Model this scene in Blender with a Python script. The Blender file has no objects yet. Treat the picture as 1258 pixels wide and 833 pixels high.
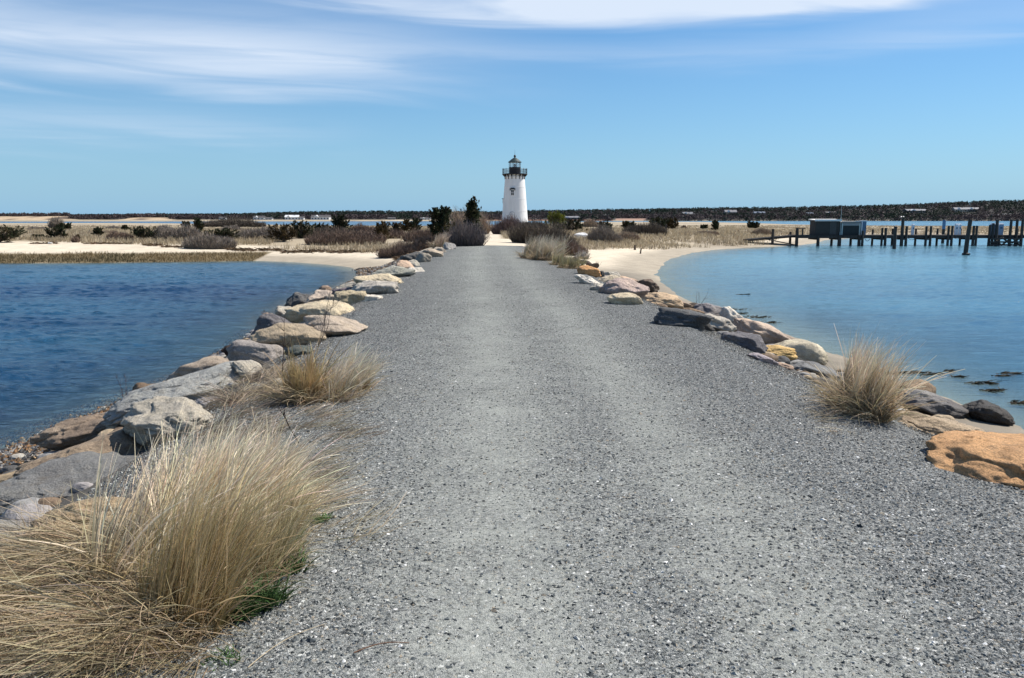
import bpy, bmesh, math, random
import numpy as np
rng = np.random.default_rng(11)
random.seed(4)
R = math.radians
sc = bpy.context.scene
COL = sc.collection
F = 1000.0; UC, VC, HZ = 629.0, 416.5, 264.0
EYE = 1.75; WZ = -1.55
PITCH = math.atan((VC - HZ) / F)

# ------------------------------------------------------------ camera
cam = bpy.data.objects.new('camera', bpy.data.cameras.new('camera'))
COL.objects.link(cam)
cam.location = (0, 0, EYE); cam.rotation_euler = (math.pi / 2 - PITCH, 0, 0)
cam.data.sensor_width = 36; cam.data.lens = 36 * F / 1258
cam.data.clip_start = 0.05; cam.data.clip_end = 12000
sc.camera = cam

def ray(u, v):
    a, b = (u - UC) / F, (VC - v) / F
    c, s = math.cos(PITCH), math.sin(PITCH)
    return np.array([a, c + b * s, -s + b * c])
def P(u, v, z):
    d = ray(u, v); t = (z - EYE) / d[2]
    return np.array([d[0] * t, d[1] * t])

# ------------------------------------------------------------ noise
_tab = rng.random(65536)
def _h(i, j, k):
    n = (i * 73856093) ^ (j * 19349663) ^ (k * 83492791)
    return _tab[n & 65535]
def vn(p):
    p = np.asarray(p, float); f0 = np.floor(p); f = p - f0; i = f0.astype(np.int64)
    f = f * f * (3 - 2 * f); x, y, z = i[..., 0], i[..., 1], i[..., 2]
    fx, fy, fz = f[..., 0], f[..., 1], f[..., 2]
    def L(a, b, t): return a + (b - a) * t
    r = L(L(L(_h(x, y, z), _h(x+1, y, z), fx), L(_h(x, y+1, z), _h(x+1, y+1, z), fx), fy),
          L(L(_h(x, y, z+1), _h(x+1, y, z+1), fx), L(_h(x, y+1, z+1), _h(x+1, y+1, z+1), fx), fy), fz)
    return r * 2 - 1
def fbm(p, o=4):
    p = np.asarray(p, float); s = 0; a = 1.0; t = 0
    for k in range(o):
        s = s + a * vn(p + 17.3 * k); t += a; a *= .5; p = p * 2.03
    return s / t
def n2(x, y, s, o=3, z=0.0):
    x = np.asarray(x, float); y = np.asarray(y, float)
    return fbm(np.stack([x / s, y / s, np.full_like(x, z)], -1), o)
def ss(a, b, x):
    t = np.clip((x - a) / (b - a), 0, 1); return t * t * (3 - 2 * t)

# ------------------------------------------------------------ layout of land and water
def sdpoly(x, y, poly):
    """positive outside"""
    poly = np.array(poly, float); n = len(poly); d = np.full(x.shape, 1e9); ins = np.zeros(x.shape, bool)
    for i in range(n):
        a, b = poly[i], poly[(i + 1) % n]; e = b - a
        t = np.clip(((x - a[0]) * e[0] + (y - a[1]) * e[1]) / (e @ e), 0, 1)
        d = np.minimum(d, (x - a[0] - e[0] * t) ** 2 + (y - a[1] - e[1] * t) ** 2)
        c = ((a[1] > y) != (b[1] > y))
        if b[1] != a[1]:
            ins ^= c & (x < (b[0] - a[0]) * (y - a[1]) / (b[1] - a[1]) + a[0])
    d = np.sqrt(d); return np.where(ins, -d, d)
W = lambda pts, z=WZ: [tuple(P(u, v, z)) for u, v in pts]
LEFT = [(-7.6, -60), (-7.4, 5)] + W([(0, 560), (165, 492), (290, 444)]) + [(-7.0, 23), (-7.9, 29)] + \
    W([(392, 362), (428, 350), (444, 340), (444, 333), (430, 328), (400, 325), (360, 322), (320, 320.5), (200, 322), (100, 323), (0, 323.5), (-300, 325)]) + [(-160, 60), (-900, 60), (-900, -60)]
RIGHT = [(7.6, -60), (7.7, 5)] + W([(1258, 527), (1130, 478), (1000, 424), (900, 387), (858, 376), (828, 362), (813, 349), (807, 338), (811, 328), (824, 318), (850, 310.5), (880, 306.5), (930, 303.5), (975, 302), (1000, 299), (1012, 295), (1060, 291), (1160, 289.5), (1258, 289), (1500, 289)]) + [(900, 140), (900, -60)]
FAR = W([(-900, 275), (-200, 275), (0, 274.6), (160, 274.4), (240, 275), (300, 276), (480, 278), (560, 278.5), (620, 278), (650, 276), (700, 273.2), (860, 273), (925, 274.2), (1000, 276.6), (1100, 278), (1258, 279), (1700, 281), (2600, 281)]) + \
    W([(2600, 271.4), (1700, 271.4), (1258, 271.4), (900, 271.4), (630, 271.5), (300, 272), (0, 272.2), (-900, 272.2)])
VEG = W([(-1500, 302), (-300, 299.5), (0, 298.5), (100, 299), (200, 300), (300, 301.5), (400, 303.5), (480, 306), (530, 305), (548, 302), (600, 301), (655, 301), (715, 303), (760, 301), (800, 299), (860, 295.8), (925, 294), (955, 288), (1000, 284.5), (1258, 283.8), (1700, 283.6), (2500, 283.6)], -0.75) + [(900, 900), (-900, 900)]
def xc(y):
    y = np.asarray(y, float)
    return np.interp(y, [-60, 4, 13, 22, 45, 60, 90, 130, 175], [0.4, 0.35, 0.05, -0.45, -1.45, -2.0, -2.6, -1.6, -0.5])
HU = [-900, 0, 60, 100, 130, 160, 200, 250, 300, 330, 400, 450, 600, 650, 700, 780, 850, 900, 950, 1000, 1050, 1100, 1150, 1200, 1258, 2000]
HV = [262, 262, 262.5, 264, 266.3, 265.5, 264, 265, 262.5, 261, 259.8, 259.3, 260.2, 258.5, 257.8, 257, 256, 255, 254.6, 253.5, 252.5, 251, 249, 247.3, 246.5, 246]
def hilltop(x, y):
    u = UC + F * x / np.maximum(y, 1)
    return EYE + (HZ - np.interp(u, HU, HV)) * .65 - 2.6
def H(x, y, parts=False):
    x = np.asarray(x, float); y = np.asarray(y, float)
    sl, sr, sf = sdpoly(x, y, LEFT), sdpoly(x, y, RIGHT), sdpoly(x, y, FAR)
    wob = .22 * n2(x, y, 6.0) * ss(12, 40, np.hypot(x, y)) + .08 * n2(x, y, .7)
    sd = np.minimum(np.minimum(sl, sr), sf) + wob
    land = WZ + (.95 - .6 * ss(95, 190, y)) * (1 - np.exp(-np.maximum(sd, 0) / 7.5))
    dune = ss(12, 40, sd) * (.28 * n2(x, y, 14, 3, 3.1) + .10 * n2(x, y, 4, 2, 7.7) + .12)
    land = land + dune * ss(45, 70, y) * (1 - .88 * ss(110, 210, y)) + .025 * n2(x, y, 1.3)
    land = land + .75 * np.exp(-((x - .6) ** 2 + (y - 176) ** 2) / 130.)
    wat = WZ + np.maximum(np.where(sr < 0, .055, .11) * np.minimum(sd, 0), -1.6)
    z = np.where(sd > 0, land, wat)
    # far shore rises into low hills
    shore = ss(436, 470, y) * .9
    ub = UC + F * x / np.maximum(y, 1)
    bl = (ub < 92) | ((ub > 158) & (ub < 212))
    bluff = np.where(bl, np.where(ub < 120, 1.5, .6) * (1 + .35 * n2(x, x * 0, 9)) * ss(438, 452, y + 5 * n2(x, y, 9)), 0)
    hl = np.maximum(hilltop(x, y) + .9, .2) * ss(470, 650, y)
    hl = hl * (1 + .12 * n2(x, y, 40, 2, 5.))
    z = np.where((y > 430) & (sf > 0), np.maximum(z + shore + bluff * (1 - ss(455, 520, y)), hl - .9), z)
    # causeway
    c = x - xc(y)
    wl = 2.85 + .1 * n2(y, y * 0, 2.0); wr = 2.85 + .1 * n2(y, y * 0 + 9, 2.0)
    wr = wr + .2 * (1 - ss(7, 10, y)); wl = wl + .2 * ss(9, 13, y); fade = ss(44, 60, y)
    d = np.maximum(np.where(c < 0, -c - wl, c - wr), 0)
    crown = -.05 * (c / 2.6) ** 2
    edge = np.where(d > 0, -(.30 * np.minimum(d, .5) + .41 * np.maximum(d - .5, 0)), 0)
    cz = np.clip(crown, -.07, 0) + edge - fade * .22
    cz = np.where(y > 125, -9, cz) - 9 * ss(85, 125, y)
    z = np.where(y < 130, np.maximum(z, cz), z)
    if parts: return z, sd, sl, sr, sf, c, d
    return z
_T = np.exp(np.linspace(math.log(1.5), math.log(1500), 1400))
def G(u, v, off=0.0):
    d = ray(u, v); pts = d[None] * _T[:, None] / d[1]
    z = EYE + pts[:, 2]; below = z < H(pts[:, 0], pts[:, 1]) + off
    k = int(np.argmax(below)) if below.any() else len(_T) - 1
    if k == 0: return np.array([pts[0, 0], pts[0, 1], z[0]])
    ts = np.linspace(_T[k-1], _T[k], 12); pts = d[None] * ts[:, None] / d[1]
    z = EYE + pts[:, 2]; b = z < H(pts[:, 0], pts[:, 1]) + off
    k = int(np.argmax(b)) if b.any() else 11
    return np.array([pts[k, 0], pts[k, 1], z[k]])
def Hs(x, y): return float(H(np.array([x]), np.array([y]))[0])

# ------------------------------------------------------------ mesh helpers
class MB:
    def __init__(s): s.v = []; s.f = {}; s.c = []; s.n = 0
    def add(s, V, Fc, C=None):
        V = np.asarray(V, float).reshape(-1, 3); Fc = np.asarray(Fc, np.int64)
        s.f.setdefault(Fc.shape[1], []).append(Fc + s.n)
        s.v.append(V); s.n += len(V)
        if C is None: C = (1, 1, 1)
        C = np.asarray(C, float)
        if C.ndim == 1: C = np.tile(C, (len(V), 1))
        s.c.append(C)
        return s
    def box(s, c, d, rz=0, col=None, taper=1.0):
        sx, sy, sz = d[0] / 2, d[1] / 2, d[2] / 2
        V = np.array([[a * sx * (taper if k > 0 else 1), b * sy * (taper if k > 0 else 1), k * sz] for k in (-1, 1) for b in (-1, 1) for a in (-1, 1)])
        ca, sa = math.cos(rz), math.sin(rz)
        V = np.stack([V[:, 0] * ca - V[:, 1] * sa, V[:, 0] * sa + V[:, 1] * ca, V[:, 2]], 1) + np.array(c)
        return s.add(V, [[0, 2, 3, 1], [4, 5, 7, 6], [0, 1, 5, 4], [2, 6, 7, 3], [0, 4, 6, 2], [1, 3, 7, 5]], col)
    def tube(s, pts, rad, n=8, col=None, cap=True):
        pts = np.asarray(pts, float); rad = np.broadcast_to(rad, (len(pts),))
        rings = []
        for i in range(len(pts)):
            d = pts[min(i+1, len(pts)-1)] - pts[max(i-1, 0)]; d = d / (np.linalg.norm(d) + 1e-9)
            a = np.cross(d, [0, 0, 1] if abs(d[2]) < .9 else [1, 0, 0]); a /= np.linalg.norm(a); b = np.cross(d, a)
            th = np.arange(n) * 2 * math.pi / n
            rings.append(pts[i] + rad[i] * (np.cos(th)[:, None] * a + np.sin(th)[:, None] * b))
        V = np.concatenate(rings); Fc = []
        for i in range(len(pts) - 1):
            for k in range(n):
                k2 = (k + 1) % n; Fc.append([i*n+k, i*n+k2, (i+1)*n+k2, (i+1)*n+k])
        s.add(V, Fc, col)
        if cap:
            s.add(rings[0], [list(range(n))], col); s.add(rings[-1], [list(range(n))[::-1]], col)
        return s
    def lathe(s, c, prof, n=48, col=None):
        c = np.array(c); th = np.arange(n) * 2 * math.pi / n; V = []
        for r, z in prof: V.append(np.stack([r * np.cos(th), r * np.sin(th), np.full(n, z)], 1) + c)
        Fc = [[i*n+k, i*n+(k+1) % n, (i+1)*n+(k+1) % n, (i+1)*n+k] for i in range(len(prof)-1) for k in range(n)]
        return s.add(np.concatenate(V), Fc, col)
    def build(s, name, mat=None, parent=None, smooth=False, loc=None):
        me = bpy.data.meshes.new(name); V = np.concatenate(s.v); C = np.concatenate(s.c)
        if loc is not None: V = V - np.array(loc)
        loops = []; starts = []; tot = []; off = 0
        for k, L in s.f.items():
            A = np.concatenate(L); loops.append(A.ravel()); m = len(A)
            starts.append(off + np.arange(m) * k); tot.append(np.full(m, k)); off += m * k
        loops = np.concatenate(loops).astype(np.int32); starts = np.concatenate(starts).astype(np.int32); tot = np.concatenate(tot).astype(np.int32)
        me.vertices.add(len(V)); me.vertices.foreach_set('co', V.astype(np.float32).ravel())
        me.loops.add(len(loops)); me.loops.foreach_set('vertex_index', loops)
        me.polygons.add(len(starts)); me.polygons.foreach_set('loop_start', starts); me.polygons.foreach_set('loop_total', tot)
        me.polygons.foreach_set('use_smooth', np.full(len(starts), smooth))
        me.update(calc_edges=True)
        a = me.color_attributes.new('Col', 'FLOAT_COLOR', 'POINT')
        a.data.foreach_set('color', np.concatenate([C, np.ones((len(C), 1))], 1).astype(np.float32).ravel())
        if mat: me.materials.append(mat)
        o = bpy.data.objects.new(name, me); COL.objects.link(o)
        if loc is not None and parent is None: o.location = loc
        if parent is not None: o.parent = parent
        return o
def tag(o, label=None, cat=None, group=None, kind=None):
    if label: o['label'] = label
    if cat: o['category'] = cat
    if group: o['group'] = group
    if kind: o['kind'] = kind
    return o
def empty(name, loc, label, cat, group=None):
    o = bpy.data.objects.new(name, None); COL.objects.link(o); o.location = loc; o.empty_display_size = .2
    return tag(o, label, cat, group)

def blades(mb, root, length, az, lean, bend, width, c0, c1, segs=4, tip=.15, wav=0.0):
    n = len(root); length = np.broadcast_to(length, (n,)); az = np.broadcast_to(az, (n,)); lean = np.broadcast_to(lean, (n,)); bend = np.broadcast_to(bend, (n,)); width = np.broadcast_to(width, (n,))
    t = (np.arange(segs) + .5) / segs
    th = lean[:, None] + bend[:, None] * t[None] ** 1.4
    aa = az[:, None] + wav * rng.normal(size=(n, segs)).cumsum(1) * .5
    D = np.stack([np.sin(th) * np.cos(aa), np.sin(th) * np.sin(aa), np.cos(th)], -1)
    pts = np.concatenate([np.zeros((n, 1, 3)), np.cumsum(D * (length / segs)[:, None, None], 1)], 1) + root[:, None, :]
    rv = rng.normal(size=(n, 1, 3)); Dd = np.concatenate([D, D[:, -1:]], 1)
    S = np.cross(Dd, rv); S /= np.linalg.norm(S, axis=-1, keepdims=True) + 1e-9
    tt = np.arange(segs + 1) / segs; w = (1 - (1 - tip) * tt ** 1.5)
    hw = S * (width[:, None] * w[None] / 2)[..., None]
    V = np.stack([pts - hw, pts + hw], 2)
    c0 = np.broadcast_to(c0, (n, 3)); c1 = np.broadcast_to(c1, (n, 3))
    C = c0[:, None] + (c1 - c0)[:, None] * (tt ** .8)[None, :, None]
    C = np.repeat(C[:, :, None], 2, 2)
    b = (np.arange(n) * (segs + 1) * 2)[:, None] + (np.arange(segs) * 2)[None]
    Fc = np.stack([b, b + 1, b + 3, b + 2], -1).reshape(-1, 4)
    mb.add(V, Fc, C.reshape(-1, 3)); return pts
def leaves(mb, cen, size, col, nrm=None):
    n = len(cen); a = rng.normal(size=(n, 3)); a /= np.linalg.norm(a, axis=1, keepdims=True)
    b = np.cross(a, rng.normal(size=(n, 3))); b /= np.linalg.norm(b, axis=1, keepdims=True)
    s = np.broadcast_to(size, (n,))[:, None]
    V = np.stack([cen - a * s, cen - b * s * .45, cen + a * s, cen + b * s * .45], 1)
    Fc = np.arange(n * 4).reshape(n, 4)
    mb.add(V, Fc, np.repeat(np.broadcast_to(col, (n, 3))[:, None], 4, 1).reshape(-1, 3))

# ------------------------------------------------------------ materials
def mat(name):
    m = bpy.data.materials.new(name); m.use_nodes = True; nt = m.node_tree
    return m, nt, nt.nodes['Principled BSDF']
def N(nt, t, **kw):
    n = nt.nodes.new(t)
    for k, v in kw.items():
        if k in n.inputs: n.inputs[k].default_value = v
        else: setattr(n, k, v)
    return n
def ramp(nt, fac, stops, interp='LINEAR'):
    r = nt.nodes.new('ShaderNodeValToRGB'); e = r.color_ramp; e.interpolation = interp
    while len(e.elements) < len(stops): e.elements.new(.5)
    for el, (p, c) in zip(e.elements, stops):
        el.position = p; el.color = (c, c, c, 1) if not hasattr(c, '__len__') else (*c, 1)
    nt.links.new(fac, r.inputs[0]); return r
def mix(nt, fac, a, b, mode='MIX'):
    m = nt.nodes.new('ShaderNodeMix'); m.data_type = 'RGBA'; m.blend_type = mode
    for s, x in ((m.inputs[0], fac), (m.inputs[6], a), (m.inputs[7], b)):
        if isinstance(x, (int, float)): s.default_value = x
        elif isinstance(x, tuple): s.default_value = (*x, 1)
        else: nt.links.new(x, s)
    return m.outputs[2]
def simple(name, col, rough=.7, var=.25, scale=8, bump=.2, metal=0, bscale=None, attr=False, stretch=(1, 1, 1)):
    m, nt, b = mat(name); L = nt.links
    tc = N(nt, 'ShaderNodeTexCoord'); mp = N(nt, 'ShaderNodeMapping'); mp.inputs['Scale'].default_value = stretch
    L.new(tc.outputs['Object'], mp.inputs[0])
    no = N(nt, 'ShaderNodeTexNoise', Scale=scale, Detail=6.0); L.new(mp.outputs[0], no.inputs['Vector'])
    r = ramp(nt, no.outputs[0], [(.25, 1 - var), (.75, 1 + var)])
    if attr:
        at = N(nt, 'ShaderNodeAttribute', attribute_name='Col'); src = at.outputs['Color']
    else: src = tuple(col)
    L.new(mix(nt, 1.0, src, r.outputs[0], 'MULTIPLY'), b.inputs['Base Color'])
    b.inputs['Roughness'].default_value = rough; b.inputs['Metallic'].default_value = metal
    b.inputs['Specular IOR Level'].default_value = .3
    if bump:
        n2_ = N(nt, 'ShaderNodeTexNoise', Scale=bscale or scale * 3, Detail=5.0); L.new(mp.outputs[0], n2_.inputs['Vector'])
        bp = N(nt, 'ShaderNodeBump', Strength=bump, Distance=.02); L.new(n2_.outputs[0], bp.inputs['Height']); L.new(bp.outputs[0], b.inputs['Normal'])
    return m

def ground_mat():
    m, nt, b = mat('ground_surface'); L = nt.links
    at = N(nt, 'ShaderNodeAttribute', attribute_name='Col'); tc = N(nt, 'ShaderNodeTexCoord')
    a = N(nt, 'ShaderNodeTexNoise', Scale=.9, Detail=8.0, Roughness=.65); L.new(tc.outputs['Object'], a.inputs[0])
    g = N(nt, 'ShaderNodeTexNoise', Scale=60., Detail=4.0); L.new(tc.outputs['Object'], g.inputs[0])
    r1 = ramp(nt, a.outputs[0], [(.3, .82), (.7, 1.14)]); r2 = ramp(nt, g.outputs[0], [(.3, .8), (.7, 1.2)])
    c = mix(nt, 1.0, at.outputs['Color'], r1.outputs[0], 'MULTIPLY'); c = mix(nt, 1.0, c, r2.outputs[0], 'MULTIPLY')
    L.new(c, b.inputs['Base Color']); b.inputs['Roughness'].default_value = .9; b.inputs['Specular IOR Level'].default_value = .15
    bp = N(nt, 'ShaderNodeBump', Strength=.5, Distance=.06); L.new(a.outputs[0], bp.inputs['Height'])
    bp2 = N(nt, 'ShaderNodeBump', Strength=.5, Distance=.01); L.new(g.outputs[0], bp2.inputs['Height']); L.new(bp.outputs[0], bp2.inputs['Normal'])
    L.new(bp2.outputs[0], b.inputs['Normal']); return m
def path_mat():
    m, nt, b = mat('crushed_stone'); L = nt.links
    at = N(nt, 'ShaderNodeAttribute', attribute_name='Col'); tc = N(nt, 'ShaderNodeTexCoord')
    sp = N(nt, 'ShaderNodeSeparateColor'); L.new(at.outputs['Color'], sp.inputs[0])
    wn = N(nt, 'ShaderNodeTexNoise', Scale=35.0, Detail=2.0); L.new(tc.outputs['Object'], wn.inputs['Vector'])
    ad = N(nt, 'ShaderNodeVectorMath', operation='MULTIPLY_ADD'); ad.inputs[1].default_value = (.02, .02, .02)
    L.new(wn.outputs['Color'], ad.inputs[0]); L.new(tc.outputs['Object'], ad.inputs[2])
    v = N(nt, 'ShaderNodeTexVoronoi', Scale=140.0, Randomness=1.0); L.new(ad.outputs[0], v.inputs['Vector'])
    v2 = N(nt, 'ShaderNodeTexVoronoi', Scale=75.0, Randomness=1.0); L.new(ad.outputs[0], v2.inputs['Vector'])
    sv = N(nt, 'ShaderNodeSeparateColor'); L.new(v.outputs['Color'], sv.inputs[0])
    s2 = N(nt, 'ShaderNodeSeparateColor'); L.new(v2.outputs['Color'], s2.inputs[0])
    stops = [(0, (.035, .04, .043)), (.18, (.10, .108, .11)), (.40, (.20, .21, .205)), (.66, (.31, .315, .30)), (.86, (.26, .235, .19)), (.92, (.40, .40, .375)), (.985, (.68, .68, .65))]
    c1 = ramp(nt, sv.outputs[0], stops, 'CONSTANT'); c2 = ramp(nt, s2.outputs[0], stops, 'CONSTANT')
    pick = ramp(nt, s2.outputs[1], [(.45, 0.), (.5, 1.)]); stone = mix(nt, pick.outputs[0], c1.outputs[0], c2.outputs[0])
    # fine sandy dust lying between and over the stones
    d1 = N(nt, 'ShaderNodeTexNoise', Scale=2.2, Detail=9.0, Roughness=.72); L.new(tc.outputs['Object'], d1.inputs['Vector'])
    d2 = N(nt, 'ShaderNodeTexNoise', Scale=28.0, Detail=6.0, Roughness=.7); L.new(tc.outputs['Object'], d2.inputs['Vector'])
    ma = N(nt, 'ShaderNodeMath', operation='MULTIPLY_ADD'); ma.inputs[1].default_value = .55; L.new(d1.outputs[0], ma.inputs[0]); L.new(d2.outputs[0], ma.inputs[2])
    mb_ = N(nt, 'ShaderNodeMath', operation='ADD'); L.new(ma.outputs[0], mb_.inputs[0]); L.new(sp.outputs[0], mb_.inputs[1])
    dr = ramp(nt, mb_.outputs[0], [(0, 0), (1, 1)]); 
    mr = N(nt, 'ShaderNodeMapRange'); mr.inputs['From Min'].default_value = .72; mr.inputs['From Max'].default_value = 1.2
    mr.inputs['To Max'].default_value = .8; L.new(mb_.outputs[0], mr.inputs['Value'])
    c = mix(nt, mr.outputs[0], stone, (.365, .378, .335))
    big = N(nt, 'ShaderNodeTexNoise', Scale=.55, Detail=5.0); L.new(tc.outputs['Object'], big.inputs['Vector'])
    br = ramp(nt, big.outputs[0], [(.3, .94), (.7, 1.06)]); c = mix(nt, 1.0, c, br.outputs[0], 'MULTIPLY')
    L.new(c, b.inputs['Base Color']); b.inputs['Roughness'].default_value = .85; b.inputs['Specular IOR Level'].default_value = .25
    inv = N(nt, 'ShaderNodeMath', operation='MULTIPLY_ADD'); inv.inputs[1].default_value = -1.; inv.inputs[2].default_value = 1.; L.new(v.outputs['Distance'], inv.inputs[0])
    bs = N(nt, 'ShaderNodeMath', operation='MULTIPLY_ADD'); bs.inputs[1].default_value = -.8; bs.inputs[2].default_value = 1.; L.new(mr.outputs[0], bs.inputs[0])
    bp = N(nt, 'ShaderNodeBump', Distance=.008); L.new(bs.outputs[0], bp.inputs['Strength']); L.new(inv.outputs[0], bp.inputs['Height'])
    bp2 = N(nt, 'ShaderNodeBump', Strength=.6, Distance=.012); L.new(d2.outputs[0], bp2.inputs['Height']); L.new(bp.outputs[0], bp2.inputs['Normal'])
    bp3 = N(nt, 'ShaderNodeBump', Strength=1.0, Distance=.018); L.new(sv.outputs[1], bp3.inputs['Height']); L.new(bp2.outputs[0], bp3.inputs['Normal'])
    L.new(bp3.outputs[0], b.inputs['Normal']); return m
def rock_mat():
    m, nt, b = mat('granite'); L = nt.links
    oi = N(nt, 'ShaderNodeObjectInfo'); tc = N(nt, 'ShaderNodeTexCoord')
    va = N(nt, 'ShaderNodeVectorMath', operation='MULTIPLY_ADD'); va.inputs[1].default_value = (37, 37, 37)
    L.new(oi.outputs['Random'], va.inputs[0]); L.new(tc.outputs['Object'], va.inputs[2]); vec = va.outputs[0]
    n1 = N(nt, 'ShaderNodeTexNoise', Scale=2.6, Detail=8.0, Roughness=.65); L.new(vec, n1.inputs[0])
    n3 = N(nt, 'ShaderNodeTexNoise', Scale=70.0, Detail=3.0, Roughness=.7); L.new(vec, n3.inputs[0])
    n4 = N(nt, 'ShaderNodeTexNoise', Scale=9.0, Detail=8.0, Roughness=.7); L.new(vec, n4.inputs[0])
    r1 = ramp(nt, n1.outputs[0], [(.28, (.62, .6, .6)), (.5, (1, 1, 1)), (.72, (1.25, 1.2, 1.08))])
    c = mix(nt, 1.0, oi.outputs['Color'], r1.outputs[0], 'MULTIPLY')
    r3 = ramp(nt, n3.outputs[0], [(.32, .62), (.5, 1.), (.68, 1.28)]); c = mix(nt, .8, c, r3.outputs[0], 'MULTIPLY')
    r4 = ramp(nt, n4.outputs[0], [(.52, 0.), (.70, .5)]); c = mix(nt, r4.outputs[0], c, (.19, .16, .12))
    r5 = ramp(nt, n1.outputs[0], [(.58, 0.), (.74, .28)]); c = mix(nt, r5.outputs[0], c, (.48, .45, .4))
    # dark weed and wet staining near the waterline
    geo = N(nt, 'ShaderNodeNewGeometry'); sx = N(nt, 'ShaderNodeSeparateXYZ'); L.new(geo.outputs['Position'], sx.inputs[0])
    wet = N(nt, 'ShaderNodeMapRange'); wet.inputs['From Min'].default_value = -1.45; wet.inputs['From Max'].default_value = -1.05; wet.inputs['To Min'].default_value = .85; wet.inputs['To Max'].default_value = 0.
    L.new(sx.outputs[2], wet.inputs['Value']); c = mix(nt, wet.outputs[0], c, (.05, .04, .03))
    L.new(c, b.inputs['Base Color']); b.inputs['Roughness'].default_value = .82; b.inputs['Specular IOR Level'].default_value = .25
    bp = N(nt, 'ShaderNodeBump', Strength=1.0, Distance=.09); L.new(n4.outputs[0], bp.inputs['Height'])
    bp2 = N(nt, 'ShaderNodeBump', Strength=.8, Distance=.012); L.new(n3.outputs[0], bp2.inputs['Height']); L.new(bp.outputs[0], bp2.inputs['Normal'])
    L.new(bp2.outputs[0], b.inputs['Normal']); return m
def plant_mat(name, rough=.75, transl=.25):
    m, nt, b = mat(name); L = nt.links
    at = N(nt, 'ShaderNodeAttribute', attribute_name='Col'); L.new(at.outputs['Color'], b.inputs['Base Color'])
    b.inputs['Roughness'].default_value = rough; b.inputs['Specular IOR Level'].default_value = .2
    if transl:
        tr = N(nt, 'ShaderNodeBsdfTranslucent'); L.new(at.outputs['Color'], tr.inputs[0]); mx = N(nt, 'ShaderNodeMixShader'); mx.inputs[0].default_value = transl
        L.new(b.outputs[0], mx.inputs[1]); L.new(tr.outputs[0], mx.inputs[2]); L.new(mx.outputs[0], nt.nodes['Material Output'].inputs[0])
    return m
def N_rough(nt, sp):
    r = nt.nodes.new('ShaderNodeMapRange'); r.inputs['From Min'].default_value = .2; r.inputs['From Max'].default_value = 1.; r.inputs['To Min'].default_value = .13; r.inputs['To Max'].default_value = .2
    nt.links.new(sp.outputs[2], r.inputs['Value']); return r.outputs[0]
def water_mat():
    m, nt, b = mat('sea_water'); L = nt.links
    at = N(nt, 'ShaderNodeAttribute', attribute_name='Col'); sp = N(nt, 'ShaderNodeSeparateColor'); L.new(at.outputs['Color'], sp.inputs[0])
    tc = N(nt, 'ShaderNodeTexCoord')
    big = N(nt, 'ShaderNodeTexNoise', Scale=.09, Detail=4.0); L.new(tc.outputs['Object'], big.inputs['Vector'])
    bp_ = N(nt, 'ShaderNodeMapping'); bp_.inputs['Scale'].default_value = (.35, 1, 1); L.new(tc.outputs['Object'], bp_.inputs[0]); L.new(bp_.outputs[0], big.inputs['Vector'])
    deep = mix(nt, ramp(nt, big.outputs[0], [(.4, 0.), (.6, 1.)]).outputs[0], (.006, .042, .105), (.020, .105, .20))
    shal = mix(nt, ramp(nt, big.outputs[0], [(.4, 0.), (.6, 1.)]).outputs[0], (.08, .185, .25), (.115, .25, .32))
    c = mix(nt, sp.outputs[1], deep, shal); L.new(c, b.inputs['Base Color'])
    L.new(N_rough(nt, sp), b.inputs['Roughness']); b.inputs['IOR'].default_value = 1.333
    mp = N(nt, 'ShaderNodeMapping'); mp.inputs['Scale'].default_value = (.55, 1.5, 1); mp.inputs['Rotation'].default_value = (0, 0, .25); L.new(tc.outputs['Object'], mp.inputs[0])
    w1 = N(nt, 'ShaderNodeTexNoise', Scale=1.5, Detail=7.0, Roughness=.62, Distortion=.3); L.new(mp.outputs[0], w1.inputs[0])
    w2 = N(nt, 'ShaderNodeTexNoise', Scale=6.0, Detail=4.0, Roughness=.6); L.new(mp.outputs[0], w2.inputs[0])
    mm = N(nt, 'ShaderNodeMath', operation='MULTIPLY'); L.new(sp.outputs[2], mm.inputs[0])
    gust = ramp(nt, big.outputs[0], [(.35, .6), (.65, 1.1)]); L.new(gust.outputs[0], mm.inputs[1])
    b1 = N(nt, 'ShaderNodeBump', Distance=.5); L.new(mm.outputs[0], b1.inputs['Strength']); L.new(w1.outputs[0], b1.inputs['Height'])
    b2 = N(nt, 'ShaderNodeBump', Distance=.10); L.new(mm.outputs[0], b2.inputs['Strength']); L.new(w2.outputs[0], b2.inputs['Height']); L.new(b1.outputs[0], b2.inputs['Normal'])
    L.new(b2.outputs[0], b.inputs['Normal'])
    # shallow edge: see the bottom
    tr = N(nt, 'ShaderNodeBsdfTransparent'); tr.inputs[0].default_value = (.72, .86, .88, 1); gl = N(nt, 'ShaderNodeBsdfGlossy', Roughness=.06); L.new(b2.outputs[0], gl.inputs['Normal'])
    fr = N(nt, 'ShaderNodeFresnel', IOR=1.333); L.new(b2.outputs[0], fr.inputs['Normal']); m1 = N(nt, 'ShaderNodeMixShader')
    L.new(fr.outputs[0], m1.inputs[0]); L.new(tr.outputs[0], m1.inputs[1]); L.new(gl.outputs[0], m1.inputs[2])
    m2 = N(nt, 'ShaderNodeMixShader'); L.new(sp.outputs[0], m2.inputs[0]); L.new(m1.outputs[0], m2.inputs[1]); L.new(b.outputs[0], m2.inputs[2])
    L.new(m2.outputs[0], nt.nodes['Material Output'].inputs[0]); return m
M_ground, M_path, M_rock, M_water = ground_mat(), path_mat(), rock_mat(), water_mat()
M_grass = plant_mat('dry_grass', .7, .3); M_leaf = plant_mat('leaf', .7, .15); M_twig = plant_mat('twig', .9, 0)
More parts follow.
